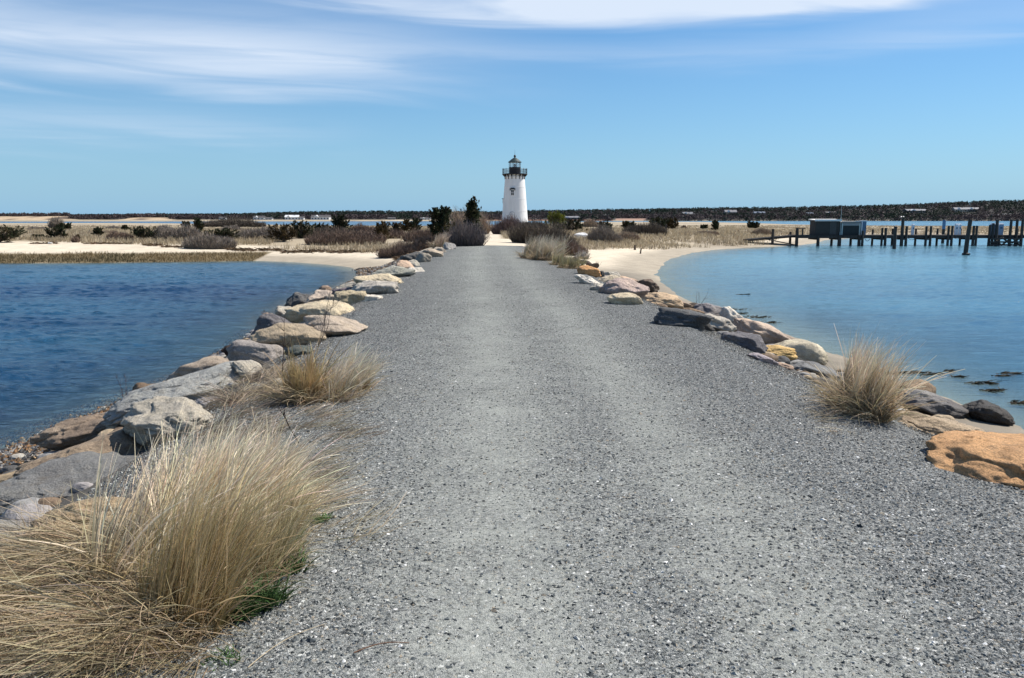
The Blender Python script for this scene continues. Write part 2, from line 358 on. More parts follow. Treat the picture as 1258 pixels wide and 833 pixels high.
M_stone = simple('loose_stone', (1, 1, 1), .8, .2, 200, 0, attr=True)
M_bark = simple('bark', (.10, .075, .055), .9, .3, 12, .4)
M_wood = simple('weathered_pier_wood', (.055, .048, .042), .85, .35, 5, .4, stretch=(1, 1, .2))
M_shingle = simple('grey_shingle', (.10, .095, .09), .85, .25, 9, .5, stretch=(1, 1, 4))
M_white = simple('white_paint', (.80, .80, .79), .5, .05, 3, .05)
M_iron = simple('black_iron', (.018, .018, .02), .45, .2, 6, .1)
M_glassf = simple('window_dark', (.02, .025, .03), .15, .1, 3, 0)

# ------------------------------------------------------------ world and sun
SUN_EL, SUN_AZ = 50.0, 66.0      # azimuth measured from +Y towards +X
w = bpy.data.worlds.new('World'); sc.world = w; w.use_nodes = True; nt = w.node_tree; L = nt.links
sky = nt.nodes.new('ShaderNodeTexSky'); sky.sky_type = 'NISHITA'; sky.sun_disc = False
sky.sun_elevation = R(SUN_EL); sky.sun_rotation = R(SUN_AZ); sky.altitude = 0; sky.air_density = 1.0; sky.dust_density = 0.0; sky.ozone_density = 1.4
bg = nt.nodes['Background']; bg.inputs[1].default_value = .078
tc = N(nt, 'ShaderNodeTexCoord'); sx = N(nt, 'ShaderNodeSeparateXYZ'); L.new(tc.outputs['Generated'], sx.inputs[0])
def M(op, a, b=None, c=None):
    n = nt.nodes.new('ShaderNodeMath'); n.operation = op
    for i, x in enumerate((a, b, c)):
        if x is None: continue
        if isinstance(x, (int, float)): n.inputs[i].default_value = x
        else: L.new(x, n.inputs[i])
    return n.outputs[0]
zz = M('MAXIMUM', sx.outputs[2], .02)
# directions laid on a high flat layer, as cirrus lies
px_, py_ = M('DIVIDE', sx.outputs[0], zz), M('DIVIDE', sx.outputs[1], zz)
az_ = M('ARCTAN2', sx.outputs[0], sx.outputs[1]); el_ = M('ARCSINE', sx.outputs[2])
cv = N(nt, 'ShaderNodeCombineXYZ'); L.new(M('MULTIPLY', px_, .32), cv.inputs[0]); L.new(M('MULTIPLY', py_, 1.25), cv.inputs[1])
cn = N(nt, 'ShaderNodeTexNoise', Scale=.55, Detail=9.0, Roughness=.55, Distortion=.7); cn.inputs['Vector'].default_value = (0, 0, 0); L.new(cv.outputs[0], cn.inputs['Vector'])
cv2 = N(nt, 'ShaderNodeCombineXYZ'); L.new(M('MULTIPLY', az_, 2.2), cv2.inputs[0]); L.new(M('ADD', M('MULTIPLY', el_, 26.), M('MULTIPLY', az_, 1.2)), cv2.inputs[1])
cn2 = N(nt, 'ShaderNodeTexNoise', Scale=1.3, Detail=6.0, Roughness=.5, Distortion=1.0); L.new(cv2.outputs[0], cn2.inputs['Vector'])
def gauss(x, c, s):
    d = M('DIVIDE', M('SUBTRACT', x, c), s); return M('POWER', 2.718, M('MULTIPLY', M('MULTIPLY', d, d), -1.))
def smooth(x, a, b):
    n = nt.nodes.new('ShaderNodeMapRange'); n.interpolation_type = 'SMOOTHSTEP'; n.inputs['From Min'].default_value = a; n.inputs['From Max'].default_value = b; L.new(x, n.inputs[0]); return n.outputs[0]
wob_ = M('MULTIPLY', M('SUBTRACT', cn2.outputs[0], .5), .05)
elw = M('ADD', el_, wob_)
# top sheet: lower edge bows down around the middle right
edge = M('ADD', R(11.75), M('MULTIPLY', M('POWER', M('ABSOLUTE', M('SUBTRACT', az_, .25)), 2.0), .095))
top = M('MULTIPLY', smooth(M('SUBTRACT', M('ADD', el_, M('MULTIPLY', wob_, .45)), edge), -.002, .02), M('MULTIPLY', smooth(az_, -.46, -.2), smooth(az_, .56, .40)))
right2 = M('MULTIPLY', M('MULTIPLY', smooth(az_, .3, .5), gauss(elw, R(12.3), .035)), .28)
leftm = M('MULTIPLY', M('MULTIPLY', smooth(az_, .12, -.36), smooth(elw, R(6.9), R(8.9))), M('MULTIPLY', smooth(elw, R(16.), R(10.0)), .72))
left3 = M('MULTIPLY', M('MULTIPLY', smooth(az_, -.1, -.45), gauss(elw, R(5.4), .022)), .35)
streak = M('MULTIPLY', gauss(elw, R(10.6), .014), .24)
tot = M('ADD', M('ADD', M('ADD', top, right2), M('ADD', leftm, left3)), streak)
tot = M('MULTIPLY', tot, M('MULTIPLY_ADD', smooth(cn2.outputs[0], .28, .68), .55, .5))
tot = M('MULTIPLY', tot, M('MULTIPLY_ADD', smooth(cn.outputs[0], .3, .62), .4, .62))
behind = M('MULTIPLY', smooth(M('MULTIPLY', sx.outputs[1], -1.), -.1, .3), M('MULTIPLY', smooth(cn.outputs[0], .5, .7), .5))
tot = M('MINIMUM', M('ADD', tot, behind), .92)
hs = N(nt, 'ShaderNodeHueSaturation', Saturation=1.1, Value=1.0); L.new(mix(nt, 1.0, sky.outputs[0], (.70, .90, 1.09), 'MULTIPLY'), hs.inputs['Color'])
hz_ = M('MULTIPLY', M('POWER', 2.718, M('DIVIDE', M('MAXIMUM', el_, 0.), -R(6.5))), .9)
skyc = mix(nt, hz_, hs.outputs[0], (2.35, 4.6, 6.95))
cmix = mix(nt, tot, skyc, (7.0, 7.9, 9.2)); L.new(cmix, bg.inputs[0])

sun = bpy.data.objects.new('sun', bpy.data.lights.new('sun', 'SUN')); COL.objects.link(sun)
sun.data.energy = 5.0; sun.data.angle = R(.5); sun.data.color = (1, .94, .86)
from mathutils import Vector
sd_ = Vector((math.sin(R(SUN_AZ)) * math.cos(R(SUN_EL)), math.cos(R(SUN_AZ)) * math.cos(R(SUN_EL)), math.sin(R(SUN_EL))))
sun.rotation_euler = sd_.to_track_quat('Z', 'Y').to_euler(); sun.location = (30, 20, 60)
sc.view_settings.view_transform = 'Standard'; sc.view_settings.look = 'None'; sc.view_settings.gamma = 1; sc.view_settings.exposure = 0.48

# ------------------------------------------------------------ ground sheet
def axis(step, grow, lim):
    a = [0.0]
    while a[-1] < lim: a.append(a[-1] + max(step, grow * a[-1]))
    return np.array(a)
xa = axis(.16, .017, 420); xa = np.concatenate([xa, [600, 900, 1500, 3000, 6000]])
xs = np.concatenate([-xa[:0:-1], xa]) - .3
ya = axis(.16, .0125, 760); ys = np.concatenate([[-300, -120, -60, -40, -25, -15, -8, -4, -2, -1], ya, [850, 1000, 1500, 2500, 5000, 8000]])
def grid(xs, ys):
    X, Y = np.meshgrid(xs, ys); nx, ny = len(xs), len(ys)
    i = (np.arange(ny - 1) * nx)[:, None] + np.arange(nx - 1)[None]
    return X.ravel(), Y.ravel(), np.stack([i, i + 1, i + nx + 1, i + nx], -1).reshape(-1, 4)
X, Y, FG = grid(xs, ys)
Z, SD, SL, SR, SF, CC, DD = H(X, Y, True)
Z = np.where(np.abs(X) > 2500, -2.5, Z)
VG = sdpoly(X, Y, VEG)
def lerp(a, b, t): return a + (np.asarray(b) - a) * t[:, None]
C = np.tile(np.array([.60, .52, .395]), (len(X), 1))                                   # dry sand
C = C * (1 + .08 * n2(X, Y, 5))[:, None]
wetb = WZ + .24 + .05 * n2(X, Y, 4)
C = lerp(C, (.36, .31, .235), 1 - ss(-.05, .16, Z - wetb))                                # damp sand
C = lerp(C, (.30, .27, .19), ss(0, .25, WZ - Z))                                            # bottom
vg = ss(1.2, -2.5, VG + 2.0 * n2(X, Y, 3.5)) * (1 - .75 * ss(.1, .5, n2(X, Y, 11, 3, 9.)))
C = lerp(C, (.33, .27, .18), vg * .85)
C = lerp(C, (.17, .14, .11), vg * ss(.0, .45, n2(X, Y, 7, 3, 2.)) * .6)
sp_ = (1 - ss(1.0, 1.5, np.abs(CC) - .25 * n2(X, Y, 2))) * ss(44, 47, Y) * (1 - ss(120, 150, Y))
C = lerp(C, (.58, .50, .38), sp_)                                                            # sand track
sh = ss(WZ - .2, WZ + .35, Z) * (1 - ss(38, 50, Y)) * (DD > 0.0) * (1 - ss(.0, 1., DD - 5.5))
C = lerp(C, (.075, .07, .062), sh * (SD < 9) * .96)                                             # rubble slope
lb = (SL < 3.5) & (Y < 49) & (Z < -.9)
C = lerp(C, (.13, .115, .09), lb.astype(float) * .8)                                               # pebble shore
marsh = (1 - ss(4, 5.5, SL)) * (SL > -.3) * (X < P(325, 318, WZ)[0]) * (Y > 48)
C = lerp(C, (.16, .125, .07), marsh)
C = lerp(C, (.145, .143, .135), ss(0.0, .35, -DD + .55) * (Y < 46) * (np.abs(CC) < 3.8))
u_ = UC + F * X / np.maximum(Y, 1)
far = (Y > 437) & (SF > 0)
C = np.where((far & (Y > 447))[:, None], np.array([.04, .037, .033]), C)
blf = far & (Y < 475) & ((u_ < 92) | ((u_ > 158) & (u_ < 212)))
C = np.where(blf[:, None], lerp(np.tile(np.array([.46, .35, .23]), (len(X), 1)), (.10, .075, .06), ss(-.1, .2, n2(X, Y * .5, 5.5, 3, 2.))), C)
rb = far & (Y > 440) & (Y < 456) & (u_ > 560) & ~blf
C = np.where(rb[:, None], np.array([.17, .08, .06]), C)
rb2 = far & (Y > 442) & (Y < 470) & (u_ > 755) & (u_ < 792)
C = np.where(rb2[:, None], np.array([.32, .2, .15]), C)
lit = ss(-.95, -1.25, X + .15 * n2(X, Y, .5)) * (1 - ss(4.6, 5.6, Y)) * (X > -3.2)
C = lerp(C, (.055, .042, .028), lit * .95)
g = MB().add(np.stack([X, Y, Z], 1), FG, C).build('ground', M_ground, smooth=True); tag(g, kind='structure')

# ------------------------------------------------------------ water sheet
def water_col(X, Y, Z):
    dep = np.maximum(WZ - Z, 0)
    op = 1 - np.exp(-dep / np.where(X > 0, .16, .22))
    wav = np.where(X > 0, .30, 1.0) ; wav = np.where(Y > 120, .6, wav); wav = wav * (.35 + .65 * ss(0, .25, dep))
    shal = np.where(X > 0, .25 + .75 * ss(14, 55, Y) * (1 - .45 * ss(90, 300, Y)), .0 + .35 * ss(40, 52, Y) * (Y < 70))
    shal = np.where((X > 0) & (Y < 14), .12, shal)
    return np.stack([op, np.clip(shal, 0, 1), wav], 1), dep
WC, dep = water_col(X, Y, Z)
infine = (Y > 3.5) & (Y < 136) & (np.abs(X) < 1.5 * Y)
inring = (Y > 2.5) & (Y < 141) & (np.abs(X) < 1.62 * Y)
keep = (Z[FG] < WZ + .02).any(1) & ~infine[FG].all(1)
wmb = MB().add(np.stack([X, Y, np.where(inring, WZ - .08, WZ)], 1), FG[keep], WC)
# finer sheet with real wavelets near the causeway
wy = np.exp(np.linspace(math.log(3.0), math.log(140), 720)); wk = np.concatenate([np.linspace(-1.6, -.8, 60)[:-1], np.linspace(-.8, .8, 620), np.linspace(.8, 1.6, 60)[1:]])
KK, WY = np.meshgrid(wk, wy); WX = (KK * WY).ravel(); WYr = WY.ravel(); nx_ = len(wk)
WZg = H(WX, WYr); WC2, dep2 = water_col(WX, WYr, WZg)
a_ = .35; ru, rv = WX * math.cos(a_) + WYr * math.sin(a_), -WX * math.sin(a_) + WYr * math.cos(a_)
amp = np.where(WX > 0, .22 + .38 * ss(18, 34, WYr), 1.0) * ss(0, .35, dep2) * (.55 + .9 * (n2(WX, WYr * 2, 9, 3, 3.) * .5 + .5))
hh_ = .085 * n2(ru, rv * 2.0, 1.5, 2, 1.) + .052 * n2(ru, rv * 1.8, .48, 2, 2.) * (1 - ss(45, 95, WYr)) + .016 * n2(ru, rv * 1.6, .17, 2, 4.) * (1 - ss(14, 30, WYr))
hh_ = hh_ * amp * (1 - ss(125, 139, WYr)) * (1 - ss(1.35, 1.58, np.abs(WX) / WYr))
ii = (np.arange(len(wy) - 1) * nx_)[:, None] + np.arange(nx_ - 1)[None]; F2 = np.stack([ii, ii + 1, ii + nx_ + 1, ii + nx_], -1).reshape(-1, 4)
wmb.add(np.stack([WX, WYr, WZ + hh_], 1), F2[(WZg[F2] < WZ + .04).any(1)], WC2)
wt = wmb.build('water', M_water, smooth=True); tag(wt, kind='structure')

# ------------------------------------------------------------ gravel path
py = np.concatenate([np.arange(-12, 0, .5), np.arange(0, 12, .07), np.arange(12, 48.2, .2)])
s_ = np.linspace(-1, 1, 90)
S, YY = np.meshgrid(s_, py)
wl = 2.72 + .14 * n2(YY, YY * 0, 1.6) + .10 * n2(YY, YY * 0 + 5, .35); wr = 2.98 + .16 * n2(YY, YY * 0 + 31, 1.6) + .14 * n2(YY, YY * 0 + 3, .35)
endt = 1 - .25 * ss(43, 48, YY)
wr = wr + .34 * (1 - ss(7, 10, YY)); wl = wl + .22 * ss(9, 13, YY)
XX = xc(YY) + np.where(S < 0, S * wl, S * wr) * endt
YP = YY + np.where(YY > 46, .4 * n2(XX, XX * 0, .8), 0)
ZP = H(XX.ravel(), YP.ravel()) + .018 + .006 * n2(XX.ravel(), YP.ravel(), .35) + .008 * n2(XX.ravel(), YP.ravel(), 1.2)
ZP = ZP - .03 * ss(.95, 1.0, np.abs(S.ravel()))
cc = (XX - xc(YY)).ravel(); yy = YP.ravel()
def dustf(cc, yy):
    return .16 * np.exp(-((cc - .9) / .42) ** 2) + .20 * np.exp(-((cc + .45) / .5) ** 2) - .16 * ss(1.3, 2.2, np.abs(cc)) + .06 * n2(cc, yy, 2.5, 2) + .04
dust = dustf(cc, yy) + .10 * ss(8, 30, yy)
i = (np.arange(len(py) - 1) * 90)[:, None] + np.arange(89)[None]
p = MB().add(np.stack([XX.ravel(), yy, ZP], 1), np.stack([i, i+1, i+91, i+90], -1).reshape(-1, 4), np.stack([dust, dust, dust], 1)).build('gravel_path', M_path, smooth=True)
tag(p, kind='structure')

# loose stones
OCT_V = np.array([[1, 0, 0], [-1, 0, 0], [0, 1, 0], [0, -1, 0], [0, 0, 1], [0, 0, -1.]]); OCT_F = np.array([[0, 2, 4], [2, 1, 4], [1, 3, 4], [3, 0, 4], [2, 0, 5], [1, 2, 5], [3, 1, 5], [0, 3, 5]])
def stones(mb, x, y, z, size, cols, flat=.6):
    n = len(x); V = OCT_V[None] * (1 + .35 * rng.normal(size=(n, 6, 1)).clip(-1.2, 1.2)) + .25 * rng.normal(size=(n, 6, 3))
    V = V * size[:, None, None] * np.array([1, 1, flat]); a = rng.random(n) * 6.28; c, s = np.cos(a)[:, None], np.sin(a)[:, None]
    V = np.stack([V[..., 0] * c - V[..., 1] * s, V[..., 0] * s + V[..., 1] * c, V[..., 2]], -1) + np.stack([x, y, z], 1)[:, None]
    mb.add(V, (OCT_F[None] + (np.arange(n) * 6)[:, None, None]).reshape(-1, 3), np.repeat(cols[:, None], 6, 1).reshape(-1, 3))
PAL = np.array([[.032, .038, .040], [.07, .08, .082], [.14, .152, .148], [.26, .27, .255], [.38, .385, .355], [.28, .24, .18], [.48, .48, .44], [.72, .71, .67]]); PW = [.20, .22, .19, .16, .11, .05, .05, .02]
def scatter_path(n, y0, y1, pw, smin, smax):
    t = rng.random(n); y = y0 * (y1 / y0) ** t; cc = rng.uniform(-3.3, 3.6, n); keep_ = rng.random(n) < np.clip(1.6 - 1.0 * (np.abs(cc) - 2.6), 0, 1); cc, y = cc[keep_], y[keep_]; n = len(cc); k = rng.random(n) > dustf(cc, y) * 3.0 + .25 * n2(cc, y, .25, 2)
    k &= rng.random(n) > ss(18, 29, y); cc, y = cc[k], y[k]; x = xc(y) + cc; vis = np.abs(x) < .68 * y + .5; x, y = x[vis], y[vis]
    s = smin + (smax - smin) * rng.random(len(x)) ** 3; z = H(x, y) + .018 + (.006 * n2(x, y, .35) + .008 * n2(x, y, 1.2)) * (np.abs(x - xc(y)) < 2.9) + s * .03
    return x, y, z, s
mb = MB()
for a in ((340000, 2.0, 30, 1, .0034, .0112),):
    x, y, z, s = scatter_path(*a); stones(mb, x, y, z, s, PAL[rng.choice(8, len(x), p=PW)] * rng.uniform(.8, 1.2, (len(x), 1)))
x, y, z, s = scatter_path(1100, 2.0, 16, 1.3, .009, .019); stones(mb, x, y, z + .002, s, PAL[rng.choice(8, len(x), p=[.2, .2, .15, .12, .1, .08, .07, .08])])
o = mb.build('loose_gravel', M_stone); tag(o, 'loose crushed grey and blue stones lying on the path surface', 'gravel', kind='stuff')
# pebble shore on the left
n = 26000; x = rng.uniform(-8.2, -5.6, n); y = rng.uniform(6, 24, n); sl = sdpoly(x, y, LEFT); k = (sl < 1.3) & (sl > -.9); x, y = x[k], y[k]
bp = np.array([[.10, .06, .03], [.2, .11, .05], [.28, .2, .12], [.12, .12, .12], [.3, .28, .25], [.05, .05, .05]])
mb = MB(); stones(mb, x, y, H(x, y) + .01, rng.uniform(.015, .05, len(x)), bp[rng.choice(6, len(x))])
n = 9000; y = rng.uniform(25, 50, n); x = rng.uniform(-11, -5, n); sl = sdpoly(x, y, LEFT); k = (sl < 2.2) & (sl > -.3); x, y = x[k], y[k]
stones(mb, x, y, H(x, y) + .01, rng.uniform(.03, .09, len(x)), bp[rng.choice(6, len(x))] * .9)
tag(mb.build('shore_pebbles', M_stone), 'brown and grey pebbles along the left waterline below the boulders', 'pebbles', kind='stuff')

# ------------------------------------------------------------ boulders
_ico = {}
def ico(k):
    if k not in _ico:
        bm = bmesh.new(); bmesh.ops.create_icosphere(bm, subdivisions=k, radius=1)
        V = np.array([v.co[:] for v in bm.verts]); Fc = np.array([[v.index for v in f.verts] for f in bm.faces]); bm.free()
        V /= np.linalg.norm(V, axis=1, keepdims=True); _ico[k] = (V, Fc)
    return _ico[k]
def rock_mesh(sx, sy, sz, ang, seed, lvl=5, box=False, roll=0.):
    r = np.random.default_rng(seed); D, Fc = ico(lvl)
    npl = 15 if ang > .5 else 10
    nr = r.normal(size=(npl, 3)); nr /= np.linalg.norm(nr, axis=1, keepdims=True); h = r.uniform(.55, .9, npl); ang = ang if ang < .3 else min(1., ang + .2)
    if box:
        nr = np.array([[1, 0, 0], [-1, 0, 0], [0, 1, 0], [0, -1, 0], [0, 0, 1], [0, 0, -1.]]) + r.normal(size=(6, 3)) * .08; nr /= np.linalg.norm(nr, axis=1, keepdims=True); h = np.full(6, .72)
    pw = 6 + 40 * ang ** 1.5
    q = np.maximum(D @ nr.T, .03) / h[None]
    rad = (np.sum(q ** pw, 1) + 1.02 ** pw) ** (-1 / pw)
    V = D * rad[:, None]
    off = r.uniform(0, 50, 3)
    rough = .075 + .06 * ang
    disp = rough * fbm(V * 2.1 + off, 6) * 1.7 + .045 * fbm(V * 8 + off, 4)
    # bedding ledges
    if ang > .45: disp = disp + .022 * np.sin((V @ (nr[0] * 16)) + 3 * fbm(V * 2 + off, 2))
    cr = fbm(V * 1.7 + off + 9, 3); disp = disp - .07 * ang * np.exp(-(cr / .035) ** 2)
    V = V * (1 + disp[:, None]); V = V / np.abs(V).max(0) * np.array([sx, sy, sz]) * .5
    c, s = math.cos(roll), math.sin(roll); V = np.stack([V[:, 0] * c + V[:, 2] * s, V[:, 1], -V[:, 0] * s + V[:, 2] * c], 1)
    return V, Fc
GREY, LGREY, BLUE, DARK, TAN, ORA, CREAM, PINK, LAV, YEL, BRN, WHT = (.31, .30, .28), (.45, .42, .36), (.21, .215, .215), (.10, .098, .095), (.44, .34, .22), (.52, .29, .13), (.62, .53, .38), (.50, .37, .28), (.33, .305, .29), (.58, .40, .17), (.20, .14, .09), (.66, .62, .55)
RK = [  # u, v, w, h, colour, angularity, rz, roll, label
 (70, 597, 185, 62, BLUE, .8, .25, -.10, 'flat blue-grey speckled slab above the pebble shore at the left edge'),
 (6, 662, 100, 62, GREY, .6, .2, .1, 'grey boulder cut by the left edge of the photo beside the flattened straw'),
 (112, 632, 110, 52, TAN, .7, .1, -.05, 'tan and orange stained rock just under the blue-grey slab'),
 (125, 560, 150, 62, (.36, .28, .2), .75, .3, -.12, 'brown-tan weathered boulder with dark hollows above the blue-grey slab'),
 (28, 592, 110, 40, TAN, .6, .3, -.2, 'long sandy tan rock sloping to the brown pebbles'),
 (122, 527, 115, 40, (.27, .21, .16), .9, .3, -.15, 'brown rock with dark striations next to the left waterline'),
 (212, 524, 105, 58, LGREY, .8, -.2, .05, 'pale grey angular boulder half veiled by the tall grass'),
 (232, 484, 150, 46, (.36, .37, .36), .85, .35, -.22, 'longest blue-grey slab sloping up toward the pale grass plumes'),
 (262, 457, 84, 34, (.42, .35, .28), .6, .3, -.2, 'tan rock lying between the long slab and the water'),
 (184, 486, 56, 28, BRN, .6, .2, 0, 'brown lichen-crusted rock at the water below the long slab'),
 (320, 439, 64, 40, LAV, .55, .1, .05, 'lavender-grey rounded boulder beside the small dark brown rock'),
 (290, 433, 28, 17, (.06, .035, .025), .6, 0, 0, 'small dark brown rock touching the deep blue water'),
 (308, 456, 42, 16, LGREY, .8, -.5, .45, 'whitish narrow rock tilted beside the lavender-grey boulder'),
 (221, 470, 24, 12, DARK, .6, 0, 0, 'tiny black wet rock at the waterline below the tan rock'),
 (345, 474, 26, 15, LGREY, .5, 0, 0, 'small white-grey stone poking out of the matted grass'),
 (352, 422, 76, 40, (.40, .33, .24), .4, 0, 0, 'big smooth tan boulder with a dark stone at its foot'),
 (367, 434, 30, 15, (.12, .14, .13), .3, 0, 0, 'dark greenish stone at the foot of the big tan boulder'),
 (402, 406, 76, 30, (.45, .38, .31), .75, .2, .05, 'pinkish lavender slab in front of the cream boulder'),
 (397, 386, 70, 28, CREAM, .45, .1, .08, 'cream domed boulder, brightest on the left bank'),
 (336, 408, 48, 34, (.17, .165, .18), .75, 0, -.2, 'dark lavender-grey boulder jutting out over the left water'),
 (352, 389, 26, 20, LGREY, .8, .3, .1, 'light grey block left of the cream domed boulder'),
 (332, 395, 22, 16, PINK, .6, 0, 0, 'small pinkish rock with bare twigs on the dark boulder'),
 (364, 398, 20, 20, (.05, .05, .055), .7, 0, 0, 'black stand-in rock for the shadowed gap left of the cream domed boulder'),  # near-black colour paints the shadow in the gap between boulders
 (368, 375, 32, 22, (.16, .16, .16), .6, 0, -.3, 'dark speckled boulder at the water behind the light grey block'),
 (394, 369, 40, 18, (.50, .42, .35), .6, .2, -.1, 'pinkish cream rock behind the cream domed boulder'),
 (400, 359, 14, 11, PINK, .5, 0, 0, 'small pink-brown stone at the edge of the pebble strip'),
 (432, 370, 34, 18, (.42, .36, .25), .95, .25, 0, 'squared tan block with a dark flat face toward the path'),
 (412, 372, 18, 14, (.45, .39, .31), .9, .4, 0, 'tan triangular rock left of the squared block'),
 (430, 361, 34, 12, (.17, .14, .17), .7, .2, -.1, 'dark purple rock behind the squared block'),
 (464, 357, 54, 20, (.48, .45, .40), .9, .1, -.1, 'large whitish grey cracked boulder with a yellow right end'),
 (455, 368, 24, 8, WHT, .5, 0, 0, 'low pale stone at the path edge beside the squared block'),
 (470, 347, 54, 14, CREAM, .7, .1, .08, 'flat cream ledge above the cracked boulder'),
 (480, 338, 46, 15, (.36, .36, .31), .6, .1, 0, 'greenish grey wedge boulder above the flat cream ledge'),
 (428, 355, 34, 9, LGREY, .6, .3, -.2, 'long light rock beside the dark pebble strip'),
 (497, 330, 20, 13, PINK, .7, 0, 0, 'pinkish upright stone above the greenish wedge boulder'),
 (512, 333, 18, 7, WHT, .4, 0, 0, 'flat pale grey stone at the path edge near the pinkish upright stone'),
 (509, 326, 16, 9, LGREY, .7, 0, 0, 'small pale block right of the pinkish upright stone'),
 (504, 318, 22, 12, (.13, .13, .13), .6, 0, -.1, 'dark grey boulder near the sand end of the left bank'),
 (519, 320, 18, 12, (.33, .30, .25), .6, 0, 0, 'tan-grey rock right of the dark grey boulder'),
 (531, 314, 22, 12, (.40, .34, .27), .5, 0, 0, 'tan rounded rock near the far end of the left bank'),
 (540, 309, 13, 8, (.36, .32, .27), .5, 0, 0, 'small tan rock beside the pale tuft by the brush'),
 (551, 305, 14, 9, (.34, .33, .32), .6, 0, 0, 'grey rock beneath the round bush at the path end'),
 (559, 301, 12, 6, LGREY, .6, 0, 0, 'farthest pale stone of the left bank, under the round bush'),
 # right bank
 (724, 336, 26, 13, ORA, .6, .1, .1, 'orange block near the far end of the right bank'),
 (713, 329, 14, 6, WHT, .6, 0, 0, 'tiny white stone behind the orange block'),
 (738, 339, 8, 8, DARK, .6, 0, 0, 'tiny black stone right of the orange block'),
 (749, 339, 22, 9, LGREY, .8, 0, -.1, 'pale grey angular rock at the sand edge'),
 (748, 346, 32, 11, (.44, .38, .29), .6, 0, .05, 'tan rock in front of the pale grey angular rock'),
 (771, 347, 28, 12, PINK, .6, 0, .15, 'pink slab at the sand edge behind the mottled boulder'),
 (795, 355, 32, 17, (.16, .12, .095), .7, 0, .25, 'dark brown boulder standing against the wet sand'),
 (768, 358, 54, 22, (.40, .32, .29), .5, 0, .1, 'large mottled pink-grey boulder on the right bank'),
 (740, 356, 28, 10, LGREY, .6, 0, .1, 'pale grey rock left of the mottled pink-grey boulder'),
 (724, 347, 34, 11, WHT, .8, .2, .3, 'white slab with a dark underside facing the path'),
 (770, 371, 42, 16, CREAM, .45, 0, .05, 'cream boulder in front of the mottled pink-grey one'),
 (812, 373, 50, 19, (.48, .36, .24), .5, 0, .12, 'tan-orange boulder right of the cream one'),
 (837, 376, 26, 8, PINK, .6, 0, .2, 'small reddish rock on the wet sand edge'),
 (834, 395, 70, 24, (.12, .125, .13), .85, -.3, .06, 'charcoal flat-topped boulder at the path edge'),
 (846, 386, 34, 10, BRN, .7, 0, 0, 'brown rock behind the charcoal flat-topped boulder'),
 (851, 377, 16, 7, (.10, .07, .05), .6, 0, 0, 'small dark brown rock by the thin reeds at the water'),
 (877, 385, 44, 18, (.22, .21, .22), .85, 0, .15, 'dark grey rock with a whitish top next to the floating weed'),
 (902, 396, 36, 20, WHT, .8, -.3, .5, 'white slab sloping down into the right water'),
 (876, 401, 54, 22, (.42, .39, .34), .6, -.2, .1, 'light grey-tan boulder between charcoal rock and white slab'),
 (866, 404, 17, 13, DARK, .8, 0, 0, 'black knobby stone at the path edge right of the charcoal boulder'),
 (900, 408, 30, 14, (.34, .29, .26), .7, 0, .2, 'brownish rock beneath the white slab'),
 (915, 424, 50, 24, (.18, .175, .19), 1., -.2, .15, 'dark rough purple-grey rock with jagged cracks'),
 (940, 415, 84, 26, (.50, .40, .32), .6, -.35, .33, 'long pinkish tan slab slanting down to the water'),
 (948, 433, 48, 20, YEL, .7, 0, .1, 'yellow-orange rock left of the round cream boulder'),
 (981, 438, 68, 32, (.52, .47, .36), .12, 0, 0, 'round cream boulder beside the right grass clump'),
 (937, 443, 34, 11, (.36, .32, .34), .6, 0, .25, 'flat lavender rock at the path edge below the yellow-orange rock'),
 (963, 450, 20, 8, PINK, .6, 0, .1, 'small pale pink rock at the foot of the round cream boulder'),
 (998, 459, 60, 19, (.20, .205, .21), .8, 0, .15, 'dark grey ledge between the round cream boulder and grass clump'),
 (1124, 480, 42, 24, (.48, .34, .21), .25, 0, 0, 'smooth orange-tan rock behind the right grass clump'),
 (1136, 498, 78, 32, (.24, .235, .235), .9, 0, .15, 'grey rock with dark streaks right of the grass clump'),
 (1177, 509, 28, 10, TAN, .5, 0, 0, 'small tan stone between the streaked grey rock and dark wedge'),
 (1210, 511, 50, 30, (.13, .13, .13), .75, 0, .25, 'dark wedge-shaped rock silhouetted on the right water'),
 (1148, 528, 100, 34, (.40, .32, .23), .65, -.1, .05, 'low brown-tan boulder with a dark face toward the path'),
 (1276, 564, 248, 58, (.54, .32, .16), .45, -.1, .10, 'biggest orange boulder at the right edge of the photo'),
 (1262, 530, 60, 18, LGREY, .6, 0, .1, 'pale rock peeping out behind the biggest orange boulder'),
]
